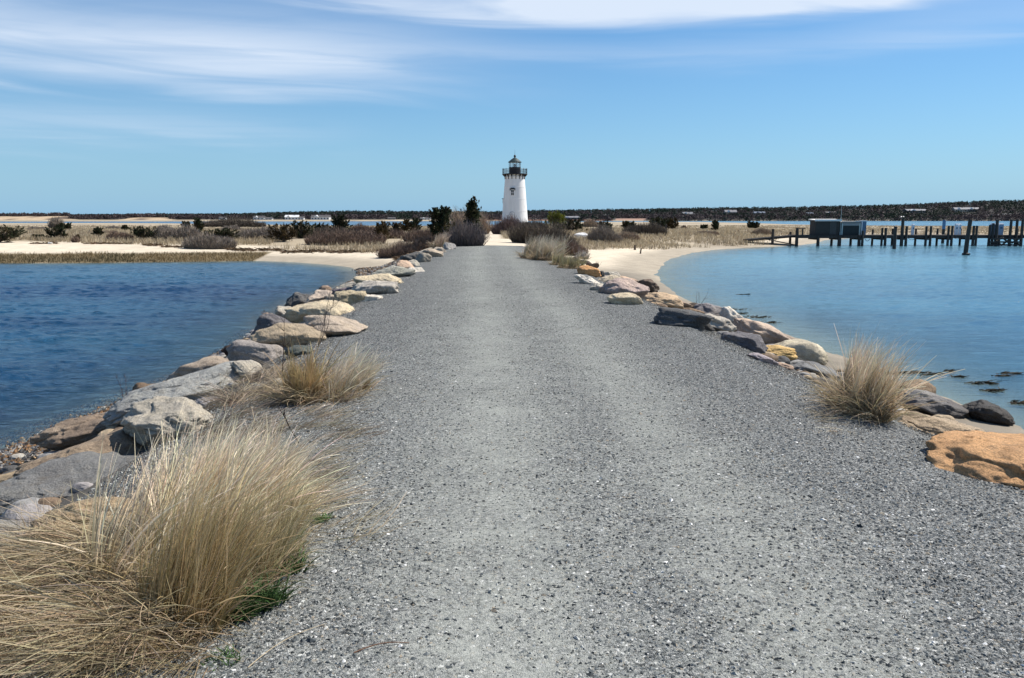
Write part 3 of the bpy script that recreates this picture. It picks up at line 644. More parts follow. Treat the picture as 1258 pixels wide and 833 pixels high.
for k, (u, v, wpx, hpx, col, ang, rz, roll, lab) in enumerate(RK):
    p0 = G(u, v + hpx * .18, 0.0); dist = p0[1]; m = dist / F
    wid = wpx * m * 1.22; hgt = max(hpx * m * 1.1, .05); dpt = wid * (.72 if wpx > hpx * 2.6 else .9)
    # foreshortened depth also fills picture height
    view = (EYE - p0[2]) / dist
    hgt = max(.35 * hgt, hgt - dpt * view * .45); hgt = max(hgt, wid * (.20 if wpx > 140 else .25))
    lvl = 6 if wpx > 90 else (5 if wpx > 20 else 4)
    left_ = u < 600; hgt *= .97 if left_ and wpx > 40 else 1.0; wid *= 1.1 if left_ else 1.0; orange_ = 'biggest orange' in lab
    if orange_: wid, dpt, hgt = 1.9, 1.8, .5
    V, Fc = rock_mesh(wid, dpt, hgt * 1.35, ang, 100 + k, lvl, box=('squared' in lab), roll=roll)
    o = MB().add(V, Fc).build('boulder' if wpx > 22 else 'rock', M_rock, smooth=True)
    o.location = (p0[0], p0[1], Hs(p0[0], p0[1]) + hgt * .26); o.rotation_euler = (0, 0, rz)
    f_ = (1.0 if max(col) < .2 else 1.22) * (.88 if left_ else 1.)
    if orange_: o.location = (3.97, 5.78, -.22)
    o.color = (col[0] * f_ * 1.03, col[1] * f_, col[2] * f_ * .95, 1)
    tag(o, lab, 'boulder' if wpx > 22 else 'rock', 'boulders of the left bank' if u < 600 else 'boulders of the right bank')
# small rubble packed between the big stones
mb = MB(); D4, F4 = ico(3)
def rubble(n, y0, y1, side):
    y = y0 + (y1 - y0) * rng.random(n) ** 1.6; d = rng.uniform(.75 if side < 0 else 1.0, 4.2, n); x = xc(y) + side * (2.75 + d)
    sl = np.minimum(sdpoly(x, y, LEFT), sdpoly(x, y, RIGHT)); k = (sl > -.5) & (sl < 6); x, y = x[k], y[k]; z = H(x, y)
    s = .02 + .11 * rng.random(len(x)) ** 2; base = np.array([GREY, TAN, LAV, BRN, LGREY, DARK])[rng.choice(6, len(x))] * .8
    for j in range(len(x)):
        nr_ = rng.normal(size=(8, 3)); nr_ /= np.linalg.norm(nr_, axis=1, keepdims=True); V = D4 / ((np.sum(np.maximum(D4 @ nr_.T, .03) ** 12, 1) + .12) ** (1 / 12.))[:, None] * (1 + .12 * fbm(D4 * 2.5 + j, 2))[:, None] * s[j] * np.array([1.2, 1, .7]); mb.add(V + [x[j], y[j], z[j] + s[j] * .1], F4, base[j])
rubble(1300, 3.5, 46, -1); rubble(900, 8.5, 42, 1)
M_rub = simple('rubble_stone', (1, 1, 1), .85, .35, 14, .5, attr=True)
tag(mb.build('rubble', M_rub), 'small broken stones filling the gaps between the bank boulders', 'rubble', kind='stuff')

# ------------------------------------------------------------ grass clumps
STRAW = np.array([.52, .42, .27]); PALE = np.array([.68, .60, .46]); OLIVE = np.array([.22, .17, .07]); GREEN = np.array([.06, .12, .025]); BROWN = np.array([.24, .16, .08])
def vary(c, n, s=.18): return np.asarray(c)[None] * (1 + s * rng.normal(size=(n, 1))).clip(.5, 1.5) * (1 + .05 * rng.normal(size=(n, 3)))
def spot(n, pts, spread):
    """n roots around ground points given with a radius each (m)"""
    pts = np.array(pts); k = rng.choice(len(pts), n); r = np.sqrt(rng.random(n)) * spread; a = rng.random(n) * 6.28
    x = pts[k, 0] + r * np.cos(a); y = pts[k, 1] + r * np.sin(a); return np.stack([x, y, H(x, y)], 1)
E = lambda u, v, off=0.: G(u, v, off)[:2]
def clump(name, lab, base, spread, n, length, wind=0.0, lean=.15, bend=.8, width=.004, c0=OLIVE, c1=PALE, lowfrac=.3, group='dry grass clumps along the bank', plume=.0, leanv=.14, cone=0.):
    mb = MB(); rt = spot(n, base, spread); nt_ = max(8, n // 28); seeds = rt[rng.choice(n, nt_)]
    tid = np.argmin(((rt[:, None, :2] - seeds[None, :, :2]) ** 2).sum(-1) + rng.random((n, nt_)) * spread ** 2 * .06, 1)
    taz = (wind + .5 * rng.normal(size=nt_))[tid]; tl = rng.uniform(.62, 1.12, nt_)[tid]; tle = (leanv * rng.normal(size=nt_))[tid]; tb = rng.uniform(.5, 1.4, nt_)[tid]; tc_ = rng.uniform(.72, 1.2, nt_)[tid][:, None]
    rt = rt + (seeds[tid] - rt) * [.55, .55, 0]
    cen = rt.mean(0); rr = np.linalg.norm((rt - cen)[:, :2], axis=1) / (np.linalg.norm((rt - cen)[:, :2], axis=1).max() + 1e-6); cf = 1 - cone * rr
    if cone: taz = np.arctan2(rt[:, 1] - cen[1], rt[:, 0] - cen[0]) + .3 * rng.normal(size=n)
    az = taz + .35 * rng.normal(size=n); ln = length * tl * cf * rng.uniform(.55, 1.1, n)
    blades(mb, rt, ln, az, np.abs(lean + tle + .5 * leanv * rng.normal(size=n)), bend * tb * rng.uniform(.4, 1.25, n), width * rng.uniform(.5, 1.4, n), vary(c0, n) * tc_, vary(c1, n) * tc_, 7, .2, .17)
    st = max(20, n // 22); r3 = spot(st, base, spread)
    blades(mb, r3, length * rng.uniform(.6, 1.15, st), wind + 1.1 * rng.normal(size=st), rng.uniform(.1, .9, st), rng.uniform(.1, 1.1, st), width * 1.9, vary(np.array(c1) * .7, st, .3), vary(c1, st, .25), 7, .25, .12)
    m = int(n * lowfrac); rt = spot(m, base, spread * 1.15)
    blades(mb, rt, length * rng.uniform(.3, .75, m), rng.random(m) * 6.28, rng.uniform(.4, 1.1, m), rng.uniform(.3, 1.2, m), width * rng.uniform(.6, 1.4, m), vary(BROWN, m), vary(STRAW, m), 5, .2, .1)
    loc = rt.mean(0); loc[2] = rt[:, 2].min()
    o = mb.build(name, M_grass, loc=loc); return tag(o, lab, 'grass clump', group)
clump('grass_clump', 'tall nearest grass clump with green-brown stems, left foreground', [E(235, 775), E(252, 745), E(215, 770)], .16, 1900, .62, .5, .12, .35, .0038, (.20, .15, .05), (.50, .38, .2), .3, leanv=.24)
clump('grass_clump', 'large windswept grass mass with bright pale plumes leaning right', [E(175, 715), E(215, 695), E(255, 670), E(290, 650), E(235, 665)], .27, 3500, .68, .75, .42, .65, .0062, (.34, .25, .11), (.88, .77, .57), .22, leanv=.27)
clump('grass_clump', 'arching plumed grass behind the large mass, in front of the squared rocks', [E(262, 612), E(300, 605), E(318, 640), E(325, 600)], .18, 2000, .44, .7, .25, .6, .0050, (.34, .26, .13), (.84, .72, .52), .25, leanv=.22)
clump('grass_clump', 'grass clump with olive stems at the path edge above the green weeds', [E(325, 705), E(345, 675), E(305, 722)], .13, 1300, .42, .8, .12, .5, .0036, (.17, .15, .05), (.56, .46, .28), .4, leanv=.24)
clump('grass_clump', 'brown cone-shaped grass clump beside the mid-path rocks', [E(374, 494)], .17, 1500, .66, 1.2, .03, .15, .006, (.24, .16, .06), (.50, .37, .19), .35, leanv=.10, cone=.6)
clump('grass_clump', 'pale feathery grass clump just right of the brown cone clump', [E(410, 490), E(425, 480)], .24, 1000, .52, .4, .2, .8, .0065, (.36, .28, .15), (.78, .69, .53), .5, leanv=.25)
clump('grass_clump', 'windswept grass clump among the rocks of the right bank', [E(1035, 500), E(1055, 512), E(1075, 518), E(1045, 490)], .11, 1500, .78, .0, .08, .65, .0068, (.27, .19, .08), (.82, .69, .50), .8, leanv=.24)
clump('grass_clump', 'pale bushy tuft on the right path edge below the dark brush', [E(655, 318), E(668, 320), E(680, 317)], .45, 2600, .95, .3, .12, .4, .014, (.36, .29, .18), (.62, .54, .40), .5)
clump('grass_clump', 'low olive tuft at the path edge beside the fallen log', [E(700, 330), E(690, 326)], .4, 1000, .45, .3, .3, .5, .014, (.20, .17, .07), (.42, .36, .2), .5)
clump('grass_clump', 'reddish tan tuft between rocks and the round bush at path end', [E(545, 303), E(540, 305)], .4, 900, .85, .3, .15, .4, .016, (.34, .24, .16), (.58, .46, .34), .4)
clump('grass_clump', 'thin grey-white tuft beside the grey rock near the fallen log', [E(716, 318)], .4, 300, .6, .3, .2, .5, .018, (.3, .26, .2), (.52, .48, .42), .3)
# matted dead straw
mb = MB()
def mat_straw(n, u0, u1, v0, v1, l0, l1, azm, azs, width, col0, col1, lift=.02):
    us, vs = rng.uniform(u0, u1, n), rng.uniform(v0, v1, n); pts = np.array([np.append(P(a, b, -.12), 0) for a, b in zip(us, vs)])
    z = H(pts[:, 0], pts[:, 1]); pts[:, 2] = z + rng.random(n) ** 2 * lift
    tk = rng.integers(0, max(6, n // 30), n); toff = rng.normal(size=tk.max() + 1)[tk]; tcol = rng.uniform(.45, 1.1, tk.max() + 1)[tk][:, None]; tp = pts[rng.choice(n, tk.max() + 1)][tk]; pts[:, :2] = tp[:, :2] + .07 * rng.normal(size=(n, 2)); pts[:, 2] = H(pts[:, 0], pts[:, 1]) + rng.random(n) ** 2 * lift
    az = azm + azs * toff + .3 * rng.normal(size=n); col0 = np.array(col0) * .8; col1 = vary(col1, n) * tcol
    blades(mb, pts, rng.uniform(l0, l1, n), az, rng.uniform(.9, 1.5, n), rng.uniform(0, .65, n), width * rng.uniform(.6, 1.4, n), vary(col0, n), col1, 5, .3, .12)
mat_straw(2600, -60, 190, 690, 860, .2, .6, math.pi + 1.0, .75, .0044, (.30, .22, .12), (.62, .52, .35), .16)
mat_straw(2000, 120, 250, 720, 850, .15, .4, math.pi + .5, .9, .0032, (.25, .18, .09), (.55, .45, .28), .08)
mat_straw(900, -40, 200, 672, 715, .15, .45, math.pi, 1.3, .0035, (.25, .18, .1), (.5, .41, .27), .08)
mat_straw(1000, 330, 415, 470, 660, .12, .35, .15, .45, .004, (.33, .26, .16), (.62, .53, .38), .04)
mat_straw(600, 360, 445, 440, 560, .1, .35, .1, .6, .004, (.34, .26, .17), (.55, .46, .34), .03)
mat_straw(110, 375, 440, 640, 690, .15, .38, .3, .5, .004, (.40, .32, .2), (.66, .57, .4), .02)
mat_straw(220, 990, 1100, 515, 545, .1, .35, -1.9, .6, .004, (.34, .26, .17), (.66, .58, .44), .05)
mat_straw(1500, 250, 330, 455, 560, .15, .4, .6, 1.2, .005, (.24, .18, .12), (.48, .4, .29), .06)
mat_straw(1500, 330, 420, 455, 510, .12, .3, .6, 1.4, .005, (.24, .18, .12), (.5, .41, .29), .06)
tag(mb.build('matted_straw', M_grass), 'flattened dead straw matted along the left bank and spilling on the gravel', 'straw', kind='stuff')
# single stalk lying on the gravel, twig
def lying(name, lab, cat, a, b, rad, col, m_):
    a, b = E(*a), E(*b); t = np.linspace(0, 1, 9); xy = a + (b - a) * t[:, None]; nrm = np.array([-(b-a)[1], (b-a)[0]]); xy = xy + nrm * (.06 * np.sin(t * 3.1))[:, None]
    pts = np.concatenate([xy, (H(xy[:, 0], xy[:, 1]) + .018 + rad + .012 * np.sin(t * 3.1))[:, None]], 1); loc = pts.mean(0)
    return tag(MB().tube(pts, np.linspace(rad, rad * .5, 9), 6, col).build(name, m_, smooth=True, loc=loc), lab, cat)
lying('grass_stalk', 'single long pale straw lying on the gravel beside the low weed', 'stalk', (305, 826), (400, 772), .0022, (.6, .5, .34), M_grass)
lying('twig', 'short reddish brown twig lying on the gravel at the bottom', 'twig', (435, 808), (503, 796), .003, (.25, .14, .09), M_grass)
# broad green weeds
def weed(lab, base, spread, n, ln, col):
    mb = MB(); rt = spot(n, base, spread)
    blades(mb, rt, ln * rng.uniform(.5, 1.2, n), rng.random(n) * 6.28, rng.uniform(.3, .9, n), rng.uniform(.3, .9, n), .0085, vary(np.array(col) * .6, n), vary(col, n), 4, .1)
    loc = rt.mean(0); tag(mb.build('green_weed', M_leaf, loc=loc), lab, 'weed', 'green weeds at the left path edge')
weed('largest dark green leafy weed at the foot of the grass clumps', [E(305, 752), E(325, 745), E(290, 758)], .09, 520, .17, (.06, .11, .035))
weed('small bright green weed out on the gravel edge below the pale grass', [E(393, 643)], .05, 130, .07, (.10, .22, .05))
weed('green tuft between the olive grass stems and the gravel', [E(352, 688), E(358, 705)], .06, 200, .16, (.06, .12, .03))
weed('low flat green weed nearest the bottom of the photo', [E(275, 815)], .07, 130, .05, (.09, .17, .05))

# ------------------------------------------------------------ bare stems
def stem_plant(name, lab, cat, u, v, hgt, col, n=1, br=14, rad=.004, spread=.2, group=None, lean=.15, tip=.25):
    p0 = G(u, v); mb = MB(); root = np.array([p0[0], p0[1], Hs(p0[0], p0[1]) - .02])
    for s in range(n):
        a = rng.random() * 6.28; q = root.copy(); pts = [q]; d = np.array([math.cos(a) * (lean + .35 * (n > 1)), math.sin(a) * (lean + .35 * (n > 1)), 1.])
        for i in range(8):
            d = d + rng.normal(size=3) * .12; d[2] = abs(d[2]); d /= np.linalg.norm(d); pts.append(pts[-1] + d * hgt / 8)
        pts = np.array(pts); mb.tube(pts, np.linspace(rad, rad * .3, 9), 5, col)
        for b in range(br):
            i = rng.integers(2, 8); q2 = pts[i]; dd = rng.normal(size=3); dd[2] = abs(dd[2]) + .7; dd /= np.linalg.norm(dd); l = hgt * tip * rng.uniform(.4, 1)
            mid = q2 + dd * l * .5 + rng.normal(size=3) * l * .06; e = q2 + dd * l + np.array([0, 0, l * .15])
            mb.tube([q2, mid, e], [rad * .5, rad * .35, rad * .2], 4, col)
    return tag(mb.build(name, M_twig, loc=root), lab, cat, group)
stem_plant('dead_stem', 'tall dark dead stem rising in front of the big tan boulder', 'dead plant', 348, 466, .75, (.07, .045, .035), 1, 10, .006)
stem_plant('dead_stem', 'dark leafless stem by the brown crusted rock at the left water', 'dead plant', 157, 497, .6, (.08, .05, .045), 2, 12, .005)
stem_plant('dead_stem', 'black seed head on a bent stalk leaning over the straw', 'dead plant', 372, 552, .42, (.03, .02, .015), 1, 3, .008, lean=.5)
stem_plant('dead_stem', 'thin grey twigs sprouting before the cream domed boulder', 'dead plant', 390, 425, .9, (.16, .13, .11), 4, 12, .005, .8)
stem_plant('dead_stem', 'low dark twiggy plant on the gravel right of the pale clump', 'dead plant', 452, 471, .28, (.09, .06, .05), 4, 8, .004, .5)
stem_plant('dead_stem', 'bushy dead stems growing on the dark boulder by the left water', 'dead plant', 332, 404, .55, (.13, .09, .08), 9, 12, .006, 1.2)
stem_plant('dead_stem', 'two thin dark reeds standing at the right waterline', 'dead plant', 856, 379, .85, (.06, .05, .05), 3, 1, .008, 1.0, lean=.5)
stem_plant('dead_stem', 'dark dead stalks near the thin grey-white tuft', 'dead plant', 708, 317, .8, (.16, .13, .12), 7, 8, .012, 2.)
stem_plant('dead_stem', 'small leafless plant on the sand beside the orange block', 'dead plant', 733, 330, .5, (.2, .15, .12), 4, 6, .01, 1.)

# ------------------------------------------------------------ shrubs and brush
def brush(lab, u0, u1, vb, hpx, col, dens=1.0, dpt=.5, name='bare_shrub', pale=.0, up=.45, twc=None):
    a, b = G(u0, vb), G(u1, vb); cen = (a + b) / 2; m = cen[1] / F; wid = (u1 - u0) * m; hg = hpx * m; dp = max(wid * dpt, hg * .8); dp = min(dp, hg * 3.5)
    n = int(min(5200, max(350, 900 * dens * wid * dp ** .5 / hg ** .5 / max(m * 12, 1)))); mb = MB()
    r = np.sqrt(rng.random(n)); t = rng.random(n) * 6.28; x = cen[0] + r * np.cos(t) * wid / 2; y = cen[1] + dp * .4 + r * np.sin(t) * dp / 2; z = H(x, y)
    prof = (1 - r ** 2.4 * .6) * (.55 + 1.1 * (n2(x, y, hg * .9, 2) * .5 + .5)); wdt = max(.014, m * .5)
    ln = hg * prof * rng.uniform(.3, 1.15, n)
    pts = blades(mb, np.stack([x, y, z], 1), ln, t + .7 * rng.normal(size=n), np.abs(up * r + .2 * rng.normal(size=n)), .3 * rng.normal(size=n), wdt * .8, vary(np.array(col) * .85, n, .3), vary(col, n, .35), 3, .4, .3)
    for rep in range(3):
        j = rng.integers(1, 4, n); q = pts[np.arange(n), j]; l2 = hg * rng.uniform(.12, .38, n)
        blades(mb, q, l2, rng.random(n) * 6.28, rng.uniform(.1, 1.1, n), -.3, wdt * .6, vary(np.array(col) * .95, n, .3), vary(np.array(twc or col) * 1.25, n, .35), 2, .4)
    loc = np.array([cen[0], cen[1] + dp * .4, z.mean()]); return tag(mb.build(name, M_twig, loc=loc), lab, 'shrub', 'leafless brush on the dunes')
BR = (.17, .12, .09); BG = (.22, .185, .15); BD = (.11, .09, .07); BT = (.30, .23, .165)
for a in [
 ('long grey thicket behind the left sand, left of the small paired cedars', 186, 240, 296, 14, BG),
 ('front grey-brown thicket sitting on the left sand itself', 222, 284, 306, 13, BG),
 ('grey thicket right of the wide dark juniper', 286, 345, 295, 11, BG),
 ('thin dark brush line far behind the small left junipers', 236, 322, 279, 8, BD),
 ('small reddish brown bush left of the wide-spread juniper', 130, 160, 296, 8, BR),
 ('low grey scrub between the paired left-edge junipers', 30, 60, 284, 4, BG),
 ('bare pale twiggy bush behind the second left juniper', 60, 74, 281, 10, BG),
 ('small brown bush right of the low juniper at left', 88, 66 + 30, 298, 6, BR),
 ('low grey scrub patch above the far left sand', 128, 148, 283, 4, BG),
 ('low pale scrub strip near the round juniper at left', 188, 212, 285, 5, BG),
 ('grey scrub on the dune crest behind the wide dark juniper', 270, 298, 285, 6, BG),
 ('wide purple-brown thicket in front of the tallest left-centre juniper', 372, 470, 301, 14, BR),
 ('brown scrub strip behind the lone centre-left juniper', 430, 465, 288, 9, BR),
 ('dark purple thicket left of the round bush', 470, 548, 304, 14, BR),
 ('large round grey bush at the left end of the gravel path', 552, 594, 303, 27, (.15, .125, .115)),
 ('tall pale leafless bush rising behind the two cedars at the path end', 545, 602, 289, 27, BT),
 ('reddish brush left of the lighthouse foot beside the sand track', 604, 640, 290, 16, (.15, .105, .095)),
 ('biggest dark brush mass right of the path end', 622, 700, 302, 27, BD),
 ('brown brush behind the pale bushy tuft', 660, 716, 305, 14, BR),
 ('low brown brush around the lighthouse foot', 614, 672, 281, 7, BD),
 ('grey-brown scrub right of the long white boulder', 724, 762, 299, 14, BG),
 ('pale low scrub on the right dune behind the sand', 756, 786, 297, 9, BT),
 ('dark flat-topped thicket beside the leaning dark post', 768, 819, 290, 12, BD),
 ('thin scrub patch far right of the yellow-green shrub', 716, 738, 279, 6, BT),
 ('light brown scrub row on the right dune near the sand', 855, 885, 289, 4, BT),
 ('brown scrub near the shore end of the pier', 926, 950, 290, 7, BT),
 ('low grey-brown scrub linking the bronze juniper to the left thickets', 296, 372, 291, 8, BG),
 ('ragged brown scrub under the small junipers left of the path end', 428, 505, 293, 9, BR),
 ('dark scrub between the spiky twin juniper and the slanting cedar', 498, 556, 294, 12, BR),
 ('sparse tan scrub among the far left dune junipers', 98, 150, 289, 4, BT),
 ('dark scrub at the foot of the tallest centre-left juniper', 366, 440, 293, 9, BD),
 ('small round brown bush standing alone on the right dune', 837, 843, 281, 3, BR),
]:
    lab, u0, u1, vb, hp, col = a; brush(lab, min(u0, u1), max(u0, u1), vb, hp, col, dens=.4 if 'tall pale' in lab else 1.)
def cedar(lab, u0, u1, vb, vt, kind='juniper', col=(.028, .036, .014), col2=(.06, .045, .02), spiky=.5, cat='juniper', sub=None):
    cen = G((u0 + u1) / 2, vb); m = cen[1] / F; wid = (u1 - u0) * m * (1.32 if vb - vt < 25 else 1.1); hg = (vb - vt) * m * 1.2; z0 = Hs(cen[0], cen[1])
    root = empty(kind, (cen[0], cen[1], z0), lab, cat, 'evergreen junipers on the dunes')
    mt = MB(); mt.tube([(0, 0, -.1), (.02, 0, hg * .35), (0, .03, hg * .8)], [max(.05, wid * .03), wid * .022 + .02, .015], 7)
    nb = int(26 + 14 * min(wid / max(hg, .1), 3)); mb = MB(); cens = []; cols = []
    asp = wid / hg
    for i in range(nb):
        h0 = rng.random() ** .9 * .75 * hg; a = rng.random() * 6.28
        reach = (wid / 2) * (1 - (h0 / hg) ** 1.5 * .75) * rng.uniform(.55, 1.05); rise = hg * rng.uniform(.12, .42) * (1 if asp < 1.6 else .8)
        s = np.array([0, 0, h0]) + np.array([rng.normal(), rng.normal(), 0]) * wid * .06
        if asp > 1.3: s[0] += rng.uniform(-.33, .33) * wid; reach *= .55
        e = s + np.array([math.cos(a) * reach, math.sin(a) * reach, rise]); e[2] = min(e[2], hg * rng.uniform(.85, 1.05))
        mt.tube([(0, 0, min(s[2], hg * .3) * .5), s, (s + e) / 2 + [0, 0, -rise * .1], e], [.03, .022 + wid * .004, .015, .006], 4)
        nn = 95; t = rng.random(nn) ** .7; tw = (1.05 - t)[:, None]
        q = s + (e - s) * t[:, None] + rng.normal(size=(nn, 3)) * tw * (hg * .085) * [1, 1, .9]; cens.append(q); cc_ = np.array(col) if rng.random() > .3 else np.array(col2)
        cols.append(np.tile(cc_ * rng.uniform(.6, 1.5), (nn, 1)) * rng.uniform(.7, 1.3, (nn, 1)))
    for i in range(int(5 + 3 * asp)):   # leader spires
        sx_ = rng.normal() * wid * .12 if asp < 1.3 else rng.uniform(-.38, .38) * wid; top = hg * rng.uniform(.8, 1.05) * (1 - abs(sx_) / wid * .8); nn = 70; t = rng.random(nn)
        q = np.stack([sx_ + rng.normal(size=nn) * (1.05 - t) * hg * .05, rng.normal(size=nn) * (1.05 - t) * hg * .05 + rng.normal() * wid * .08, top * (.45 + .57 * t)], 1); cens.append(q); cols.append(np.tile(np.array(col), (nn, 1)) * rng.uniform(.7, 1.3, (nn, 1)))
    cens = np.concatenate(cens); cens[:, 2] = np.maximum(cens[:, 2], .03); leaves(mb, cens, max(m * .75, hg * .038) * rng.uniform(.6, 1.3, len(cens)), np.concatenate(cols))
    mt.build('trunk', M_bark, root, True); mb.build('crown', M_leaf, root)
    return root
for a in [
 ('big dark juniper cut by the left edge of the photo', -22, 22, 298, 279),
 ('rounded dark juniper second from the left edge, above the sand', 58, 82, 295, 280),
 ('flat-topped dark juniper peeking out just behind the rounded one', 70, 86, 284, 275),
 ('low small juniper between the left-edge juniper and the rounded one', 41, 56, 295, 289),
 ('tiny reddish juniper alone between the rounded and the cone-shaped one', 92, 99, 296, 289.5),
 ('small cone-shaped juniper standing alone on the left dune', 115, 127, 292, 281),
 ('small round juniper standing alone far on the left dune', 150, 158, 285, 277.5),
 ('wide-spread juniper at the left end of the long grey thicket', 163, 190, 296, 280),
 ('far small juniper left of the tall narrow one', 224, 233, 280, 273),
 ('tall narrow juniper above the front grey thicket', 239, 250, 290, 271),
 ('low juniper at the foot of the tall narrow one, left side', 228, 243, 295, 284),
 ('tiny juniper just right of the tall narrow one', 249, 258, 294, 285),
 ('wide dark juniper behind the front grey thicket', 260, 290, 297, 283),
 ('bronze-tinged juniper at the left of the centre-left row', 333, 363, 297, 278),
 ('rounded juniper second in the centre-left row', 359, 381, 293, 275),
 ('small juniper squeezed left of the tallest in the centre-left row', 388, 408, 291, 277),
 ('tallest bushy juniper of the centre-left row', 405, 431, 291, 268),
 ('lone juniper with spiky top left of the bronze one', 460, 481, 295, 275),
 ('bronze scrubby juniper between two spiky ones left of the path end', 480, 495, 291, 276),
 ('small spiky juniper directly right of the bronze scrubby one', 493, 506, 287, 272),
 ('spiky twin-topped juniper left of the slanting cedar', 502, 518, 287, 271),
 ('slanting spiky dark cedar left of the round bush', 525, 560, 300, 260),
 ('tall slim dark cedar rising out of the round bush at the path end', 571, 590, 301, 254),
 ('dark juniper beside the yellow-green shrub', 692, 716, 286, 271),
 ('small spiky juniper alone on the right dune', 736, 750, 285, 274),
 ('low juniper behind the dark flat-topped thicket', 765, 779, 282, 273),
 ('dark twin juniper right of the flat-topped thicket, left of its pair', 799, 819, 282, 269),
 ('rounded reddish juniper beside the twin juniper and the post', 818, 833, 282, 270),
 ('tiny juniper left of the small upright one on the right dune', 861, 868, 282, 277),
 ('small upright juniper on the right dune before the blue inlet', 874, 883, 284, 273),
 ('dark wind-bent juniper nearest the pier on the right dune', 918, 930, 281, 273),
]:
    bronze = 'bronze' in a[0] or 'reddish' in a[0]
    cedar(*a, col=(.05, .036, .014) if bronze else (.024, .032, .013), col2=(.075, .05, .02) if bronze else (.045, .036, .016))
cedar('yellow-green shrub standing out right of the lighthouse', 671, 696, 283, 263, 'evergreen_shrub', (.14, .15, .02), (.07, .09, .02), cat='shrub')

# ------------------------------------------------------------ dune grass, marsh grass, wrack
mb = MB(); n = 60000
y = 55 * (230 / 55.) ** rng.random(n); x = rng.uniform(-.75, .75, n) * y
vgs = sdpoly(x, y, VEG); wa = np.minimum(sdpoly(x, y, FAR), sdpoly(x, y, RIGHT))
k = (vgs < .5 + 1.5 * n2(x, y, 3)) & (wa > 1.0) & (n2(x, y, 9, 3, 4.) > -.25) & (np.abs(x - xc(y)) > np.where(y < 125, 1.6, 0)) & ((x - .6) ** 2 + (y - 176) ** 2 > 12); x, y = x[k], y[k]
per = 5; xx = np.repeat(x, per) + rng.normal(size=len(x) * per) * .18; yy = np.repeat(y, per) + rng.normal(size=len(x) * per) * .18; nn = len(xx); gh = 1 - .6 * ss(90, 190, yy)
tone = np.repeat(rng.choice(4, len(x), p=[.4, .3, .2, .1]), per); GC = np.array([[.50, .42, .29], [.42, .34, .22], [.34, .27, .17], [.22, .17, .13]])
blades(mb, np.stack([xx, yy, H(xx, yy)], 1), gh * rng.uniform(.2, .55, nn), rng.random(nn) * 6.28, rng.uniform(0, .5, nn), rng.uniform(0, .6, nn), .0007 * yy * rng.uniform(.5, 1.1, nn), GC[tone] * .75, GC[tone] * rng.uniform(.8, 1.2, (nn, 1)), 2, .3)
tag(mb.build('dune_grass', M_grass), 'dry tan beach grass covering the dunes', 'grass', kind='stuff')
mb = MB(); n = 60000; x = rng.uniform(-60, P(327, 318, WZ)[0], n); y = rng.uniform(52, 76, n); sl = sdpoly(x, y, LEFT)
lim = 4.3 + 1.3 * n2(x, y * 0, 3.5); k = (sl > -.1) & (sl < lim); x, y, sl = x[k], y[k], sl[k]; n = len(x)
tone = ss(-.3, .3, n2(x, y, 2.2, 3, 1.))[:, None]; mc = np.array([.13, .105, .055]) * (1 - tone) + np.array([.26, .19, .095]) * tone; mc = mc * (.75 + .5 * (n2(x, y * 2.5, 3.0, 2, 8.) * .5 + .5))[:, None]
blades(mb, np.stack([x, y, H(x, y)], 1), rng.uniform(.10, .30, n), rng.random(n) * 6.28, rng.uniform(0, .7, n), .3, .035, mc * .6, mc * rng.uniform(.8, 1.3, (n, 1)), 2, .4)
tag(mb.build('marsh_grass', M_grass), 'olive brown marsh grass strip along the far edge of the left water', 'grass', kind='stuff')
mb = MB()
def wrack(u0, u1, v, thick, n, col=(.11, .075, .045)):
    us = rng.uniform(u0, u1, n); vs = v + rng.normal(size=n) * thick; q = np.array([P(a, b, -.85) for a, b in zip(us, vs)]); z = H(q[:, 0], q[:, 1])
    c = np.stack([q[:, 0], q[:, 1], z + .03], 1); blades(mb, c, rng.uniform(.15, .5, n), rng.normal(size=n) * .5 + rng.integers(0, 2, n) * math.pi, rng.uniform(1.1, 1.6, n), .1, .06, vary(col, n, .3), vary(np.array(col) * 1.5, n, .3), 2, .4)
for a in [(178, 198, 302.4, .25, 160), (200, 222, 303.6, .25, 140), (278, 312, 304.8, .3, 260), (318, 345, 304.6, .25, 200), (345, 400, 305.6, .3, 380), (405, 470, 306.4, .3, 420), (105, 160, 301.3, .2, 200), (40, 70, 301.3, .2, 120), (488, 520, 309.5, 1.4, 900), (496, 528, 306.5, 1.3, 700), (486, 508, 312, .7, 300)]: wrack(*a)
n = 700; sl_u = rng.uniform(440, 520, n)
tag(mb.build('seaweed_wrack', M_twig), 'dark lines of dried seaweed wrack lying on the left sand', 'seaweed', kind='stuff')
mb = MB()
for (u, v, wp, hp) in [(906, 385, 9, .5), (893, 380, 26, .3), (928, 389.5, 15, 1.0), (945, 396, 12, .8), (912, 362, 10, .3), (1118, 458, 22, 1.2), (1145, 460, 14, 1.), (1093, 459, 12, .7), (1163, 456, 6, .5), (1196, 471, 9, 1.4), (1213, 471, 11, 1.6), (1216, 480, 16, .8), (1250, 495.5, 18, 1.6), (1228, 462, 12, .6), (1176, 463, 9, .5), (1240, 459, 14, .6)]:
    n = int(8 + wp * 2); q = np.array([P(u + rng.normal() * wp * .5, v + rng.normal() * hp * .7, WZ) for _ in range(n)])
    blades(mb, np.stack([q[:, 0], q[:, 1], np.full(n, WZ + .006)], 1), rng.uniform(.05, .2, n), rng.normal(size=n) * .5, rng.uniform(1.35, 1.6, n), 0, .02, vary((.035, .028, .018), n, .4), vary((.07, .05, .025), n, .4), 2, .4)
tag(mb.build('floating_seaweed', M_twig), 'dark rafts of weed breaking the surface of the right water', 'seaweed', kind='stuff')

